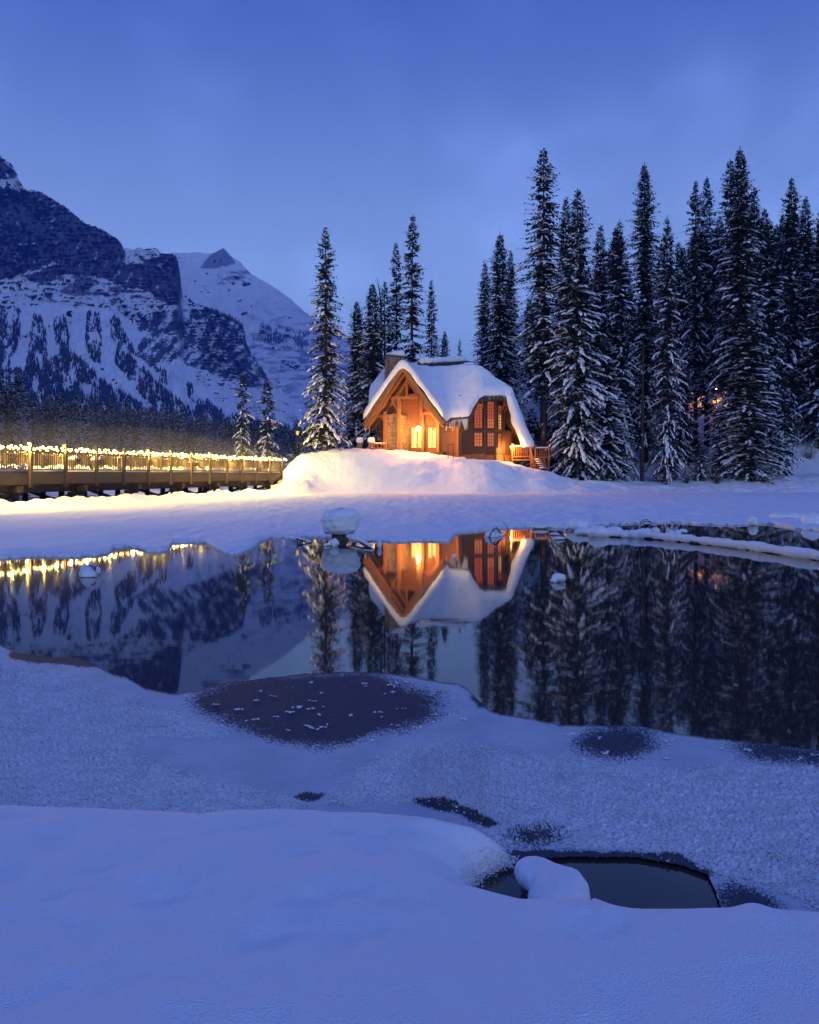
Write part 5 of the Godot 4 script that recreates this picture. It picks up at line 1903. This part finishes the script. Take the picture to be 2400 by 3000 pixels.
func arc_twig(label: String, a: Vector2, b: Vector2, rise: float, sd: int, n_lumps: int) -> void:
	var p := gp(a.x, a.y)
	var q := gp(b.x, b.y)
	var o := thing("arched_twig", label, "twig", (p + q) * 0.5, "arched twigs frozen into the pond edge")
	var r := RandomNumberGenerator.new()
	r.seed = sd
	var m := MB.new()
	var s := MB.new()
	for k in 3:
		var pts := []
		var rr := []
		var sc := r.randf_range(0.6, 1.05)
		for t in 10:
			var v := t / 9.0
			pts.append(p.lerp(q, v) + Vector3(r.randfn(0, 0.015), rise * sc * sin(PI * v) - 0.03, k * 0.08))
			rr.append(0.014)
		m.tube(pts, rr, 5)
		for t in range(2, 8):
			s.dome(pts[t] + Vector3(0, 0.008, 0), (pts[t + 1] - pts[t]) * 0.55, Vector3(0, 0.022, 0), Vector3(0, 0, 0.02), 5)
	part(o, "stem", m.mesh(true), mats.twig, "stuff")
	for k in n_lumps:
		var c := p.lerp(q, r.randf()) + Vector3(0, 0.02, r.randf_range(0, 0.25))
		s.dome(c, Vector3(r.randf_range(0.08, 0.18), 0, 0), Vector3(0, r.randf_range(0.07, 0.16), 0), Vector3(0, 0, 0.1), 8)
	part(o, "snow_load", s.mesh(), mats.snow, "stuff")

func make_pond_details() -> void:
	# mushroom shaped snow on a rock stem
	var p := gp(996, 1584)
	var k := -p.z / F                      # metres per survey unit here
	var mu := thing("snow_capped_rock", "mushroom shaped rock with a fat snow cap standing in the pond edge", "rock", p)
	var capf := func(q: Vector3) -> float:
		var v := q - p
		var rr := lut([[0.1, 0.27], [0.17, 0.34], [0.25, 0.405], [0.4, 0.45], [0.55, 0.47], [0.63, 0.45], [0.71, 0.38], [0.77, 0.25], [0.81, 0.0], [0.9, -0.4]], v.y - 0.05 * v.x)
		var d := (Vector2(v.x - 0.02, v.z * 1.08).length() - rr) * 0.62
		d += 0.03 * nz2.get_noise_3d(q.x * 2.2, q.y * 3.0, q.z * 2.2) + 0.009 * nz.get_noise_3d(q.x * 6.0, q.y * 6.0, q.z * 6.0)
		return maxf(d, 0.17 - v.y + 0.02 * nz2.get_noise_2d(q.x * 8.0, q.z * 8.0))
	part(mu, "snow_cap", nets(capf, p + Vector3(-0.62, 0.08, -0.6), p + Vector3(0.62, 0.88, 0.6), 0.026), mats.snow)
	var stf := func(q: Vector3) -> float:
		var v := q - p
		return (Vector2(v.x, v.z).length() - 0.17 - 0.10 * absf(v.y - 0.12)) * 0.8 + 0.06 * nz2.get_noise_3d(q.x * 7.0, q.y * 7.0, q.z * 7.0)
	part(mu, "rock_stem", nets(func(q): return maxf(stf.call(q), q.y - p.y - 0.3), p + Vector3(-0.4, -0.12, -0.4), p + Vector3(0.4, 0.36, 0.4), 0.03), mats.rock)
	# lumps
	lump("snow_lump", "small snow lump standing in the water under the mushroom rock", "snow lump", 980, 1602, 0.2, 0.19, 1)
	lump("snow_lump", "flat little snow lump touching the water left of the mushroom rock base", "snow lump", 957, 1600, 0.16, 0.07, 2)
	lump("snow_lump", "upright knob of snow in the water right of the mushroom rock", "snow lump", 1112, 1606, 0.09, 0.17, 3)
	lump("snow_lump", "tiny snow ball floating alone before the porch reflection", "snow lump", 1331, 1634, 0.07, 0.08, 4)
	lump("snow_lump", "lone snow lump on a stone in the middle of the pond", "snow lump", 1636, 1704, 0.21, 0.13, 5)
	lump("snow_lump", "flat side of snow left against the lone lump in mid pond", "snow lump", 1622, 1706, 0.10, 0.06, 15)
	lump("snow_mound", "big smooth snow mound on the ice edge left of the fallen log", "snow mound", 1695, 1554, 0.66, 0.34, 6)
	lump("snow_mound", "low snow hump with a twig on the ice edge over the reflected stairs", "snow mound", 1582, 1549, 0.5, 0.14, 7)
	lump("snow_lump", "flat floe of snow right of the reflected bay windows", "snow lump", 1625, 1568, 0.24, 0.07, 8)
	lump("snow_lump", "second flat floe of snow, just nearer than the first one", "snow lump", 1640, 1581, 0.3, 0.07, 9)
	lump("snow_lump", "round snow ball on the far ice strip at the right", "snow lump", 2207, 1540, 0.3, 0.3, 10)
	lump("snow_mound", "large snow mound cut by the right edge of the view", "snow mound", 2385, 1542, 0.75, 0.42, 11)
	lump("snow_mound", "long low snow mound on the far ice near the right edge", "snow mound", 2310, 1522, 1.3, 0.28, 12)
	lump("snow_lump", "snow lump standing in the water right of the far arched twig", "snow lump", 2000, 1562, 0.25, 0.12, 13)
	lump("snow_lump", "small snow lump at the foot of the left pond twig", "snow lump", 284, 1682, 0.13, 0.12, 14)
	# twigs
	arc_twig("small arched twig with snow lumps before the reflected stairs", z7(648, 138), z7(690, 132), 0.33, 1, 4)
	arc_twig("large arched twig on the snow heap behind the fallen log", z7(1116, 122), z7(1204, 120), 0.42, 2, 6)
	arc_twig("second small arched twig right of the large one behind the log", z7(1226, 132), z7(1262, 132), 0.26, 3, 4)
	arc_twig("low arched twig with snow in the pond at the left", Vector2(262, 1680), Vector2(282, 1688), 0.2, 4, 3)
	var t := thing("snowy_stick", "forked snowy stick lying in the water right of the mushroom rock", "stick", gp(1065, 1602))
	var m := MB.new()
	m.tube([gp(1035, 1587) + Vector3(0, 0.1, 0), gp(1062, 1600) + Vector3(0, 0.05, 0), gp(1090, 1607)], [0.02, 0.025, 0.02], 5)
	m.tube([gp(1062, 1600) + Vector3(0, 0.05, 0), gp(1092, 1592) + Vector3(0, 0.06, 0)], [0.02, 0.012], 5)
	part(t, "stem", m.mesh(true), mats.twig)
	var s := MB.new()
	for q in 8: s.dome(gp(1035 + q * 7.5, 1589 + q * 2.3) + Vector3(0, 0.1 - q * 0.009, 0), Vector3(0.07, 0, 0), Vector3(0, 0.05, 0), Vector3(0, 0, 0.05), 6)
	part(t, "snow_load", s.mesh(), mats.snow, "stuff")
	t = thing("snowy_stick", "forked snowy stick lying in the water left of the mushroom rock", "stick", gp(880, 1592))
	m = MB.new()
	m.tube([gp(855, 1585) + Vector3(0, 0.1, 0), gp(880, 1590) + Vector3(0, 0.06, 0), gp(915, 1591)], [0.015, 0.02, 0.012], 5)
	m.tube([gp(870, 1602), gp(885, 1590) + Vector3(0, 0.06, 0)], [0.015, 0.02], 5)
	part(t, "stem", m.mesh(true), mats.twig)
	s = MB.new()
	for q in 7: s.dome(gp(857 + q * 8.0, 1586 + q * 0.8) + Vector3(0, 0.09 - q * 0.01, 0), Vector3(0.08, 0, 0), Vector3(0, 0.045, 0), Vector3(0, 0, 0.05), 6)
	part(t, "snow_load", s.mesh(), mats.snow, "stuff")
	t = thing("thin_stick", "thin bare stick slanting out of the ice edge beside the small arched twig", "stick", gp(1490, 1552))
	m = MB.new()
	m.tube([gp(1490, 1552), gp(1490, 1552) + Vector3(-0.14, 0.24, 0)], [0.012, 0.006], 4)
	part(t, "stem", m.mesh(true), mats.twig)
	# the fallen log
	var log_ := thing("fallen_log", "long snow covered fallen log reaching across the pond to the right edge", "log", gp(2000, 1590))
	var pts := []
	var rad := []
	for q in 24:
		var v := q / 23.0
		var c := gp(lerpf(1765, 2640, v), lut([[1765, 1572], [1870, 1576], [2020, 1590], [2200, 1612], [2400, 1642], [2640, 1682]], lerpf(1765, 2640, v)))
		pts.append(c + Vector3(0, 0.035, 0))
		rad.append(lerpf(0.085, 0.05, v))
	m = MB.new()
	m.tube(pts, rad, 8)
	part(log_, "trunk", m.mesh(true), mats.bark)
	var lf := func(q: Vector3) -> float:
		var best := 1e9
		for i in pts.size() - 1:
			if absf(q.x - (pts[i] as Vector3).x) > 0.9: continue
			var a: Vector3 = pts[i] + Vector3(0, 0.05, 0)
			var ab: Vector3 = pts[i + 1] - pts[i]
			var u := clampf((q - a).dot(ab) / ab.length_squared(), 0.0, 1.0)
			best = minf(best, (q - a - ab * u).length())
		if best > 1e8: return 0.5
		return best - 0.105 - 0.035 * nz2.get_noise_2d(q.x * 1.6, q.z * 1.6) - 0.016 * nz.get_noise_2d(q.x * 5.0, q.z * 5.0)
	part(log_, "snow_cover", nets(lf, Vector3(4.8, -0.05, -24.5), Vector3(9.6, 0.42, -14.2), 0.035), mats.snow)
	var lumps := [[1727, 1566, 0.75, 0.22], [1757, 1572, 0.6, 0.3], [1800, 1570, 0.55, 0.27], [1845, 1574, 0.6, 0.2], [1720, 1557, 0.5, 0.13], [1880, 1568, 0.35, 0.2]]
	var lm := func(q: Vector3) -> float:
		var best := 1e9
		for l in lumps:
			var c := gp(l[0], l[1])
			var v := (q - c - Vector3(0, l[3] * 0.3, 0)) / Vector3(l[2] * 0.5, l[3] * 0.62, l[2] * 0.4)
			best = smin(best, (v.length() - 1.0) * l[3] * 0.6, 0.05)
		return best + 0.02 * nz2.get_noise_3d(q.x * 4.0, q.y * 4.0, q.z * 4.0)
	var q0 := gp(1727, 1572)
	part(log_, "root_snow", nets(lm, Vector3(q0.x - 0.7, -0.06, q0.z - 2.6), Vector3(q0.x + 2.4, 0.5, q0.z + 1.0), 0.035), mats.snow)
	var stubs := MB.new()
	for e in [[1900, 0.22], [2100, 0.16], [1968, 0.13]]:
		var i := 0
		while i < 22 and (pts[i] as Vector3).x < (e[0] - CX) / F * 20.5: i += 1
		stubs.tube([pts[i], pts[i] + Vector3(0.02, e[1] + 0.06, 0)], [0.025, 0.012], 5)
	part(log_, "branch_stub", stubs.mesh(true), mats.twig)
	# snow covered stone in the small pool
	var rp := gp(1628, 2640)
	var rk := thing("snow_capped_stone", "kidney shaped snow covered stone in the small dark pool", "stone", rp)
	var c1 := gp(1572, 2560, 0.07)
	var c2 := gp(1640, 2600, 0.07)
	var c3 := gp(1634, 2648, 0.06)
	var rkf := func(q: Vector3) -> float:
		var a := ((q - c1) / Vector3(0.085, 0.055, 0.10)).length() - 1.0
		var b := ((q - c2) / Vector3(0.105, 0.07, 0.11)).length() - 1.0
		var e := ((q - c3) / Vector3(0.105, 0.075, 0.10)).length() - 1.0
		var d := smin(smin(a * 0.07, b * 0.08, 0.04), e * 0.08, 0.05)
		return d + 0.006 * nz2.get_noise_3d(q.x * 16.0, q.y * 16.0, q.z * 16.0)
	part(rk, "snow_cap", nets(rkf, rp + Vector3(-0.3, -0.06, -0.45), rp + Vector3(0.3, 0.24, 0.3), 0.009), mats.bank_snow)
	m = MB.new()
	m.dome(gp(1565, 2610) + Vector3(0.02, -0.03, 0), Vector3(0.09, 0, 0), Vector3(0, 0.08, 0), Vector3(0, 0, 0.1), 10)
	m.dome(rp + Vector3(0.03, -0.03, 0), Vector3(0.1, 0, 0), Vector3(0, 0.08, 0), Vector3(0, 0, 0.12), 10)
	part(rk, "rock", m.mesh(), mats.rock)

func mist(called: String, label: String, c: Vector3, size: Vector3, density: float, col: Color, shape := RenderingServer.FOG_VOLUME_SHAPE_ELLIPSOID) -> FogVolume:
	var f := FogVolume.new()
	f.name = called
	f.shape = shape
	f.size = size
	f.position = c
	var m := FogMaterial.new()
	m.density = density
	m.albedo = col
	f.material = m
	add_child(f, true)
	f.set_meta("kind", "stuff")
	f.set_meta("label", label)
	return f

func make_haze() -> void:
	var env := (get_node("world_environment") as WorldEnvironment).environment
	env.volumetric_fog_enabled = true
	env.volumetric_fog_density = 0.0
	mist("added_porch_mist", "faint haze added to spread the glow of the lodge lantern", Vector3(0.9, 5.8, -76.2), Vector3(8.0, 6.0, 6.0), 0.012, Color(0.95, 0.95, 1.0))  # fog volume added to give the lantern a halo
	var k := 0
	for t in [[6.0, 3.6, 46.0, 0.0014], [8.0, 6.0, 50.0, 0.0004]]:
		var m := mist("bridge_mist", ["frosty glow of haze close round the lit bridge railings", "thinner haze round the lit footbridge", "faint outer haze round the footbridge", "faintest haze over the ice about the footbridge"][k], bridge_a.lerp(bridge_b, 0.42) + Vector3(-1.6, 1.0, 0.4), Vector3(t[0], t[1], t[2]), t[3], Color(0.95, 0.95, 1.0))
		m.rotation.y = atan2(-(bridge_b - bridge_a).x, -(bridge_b - bridge_a).z)
		k += 1
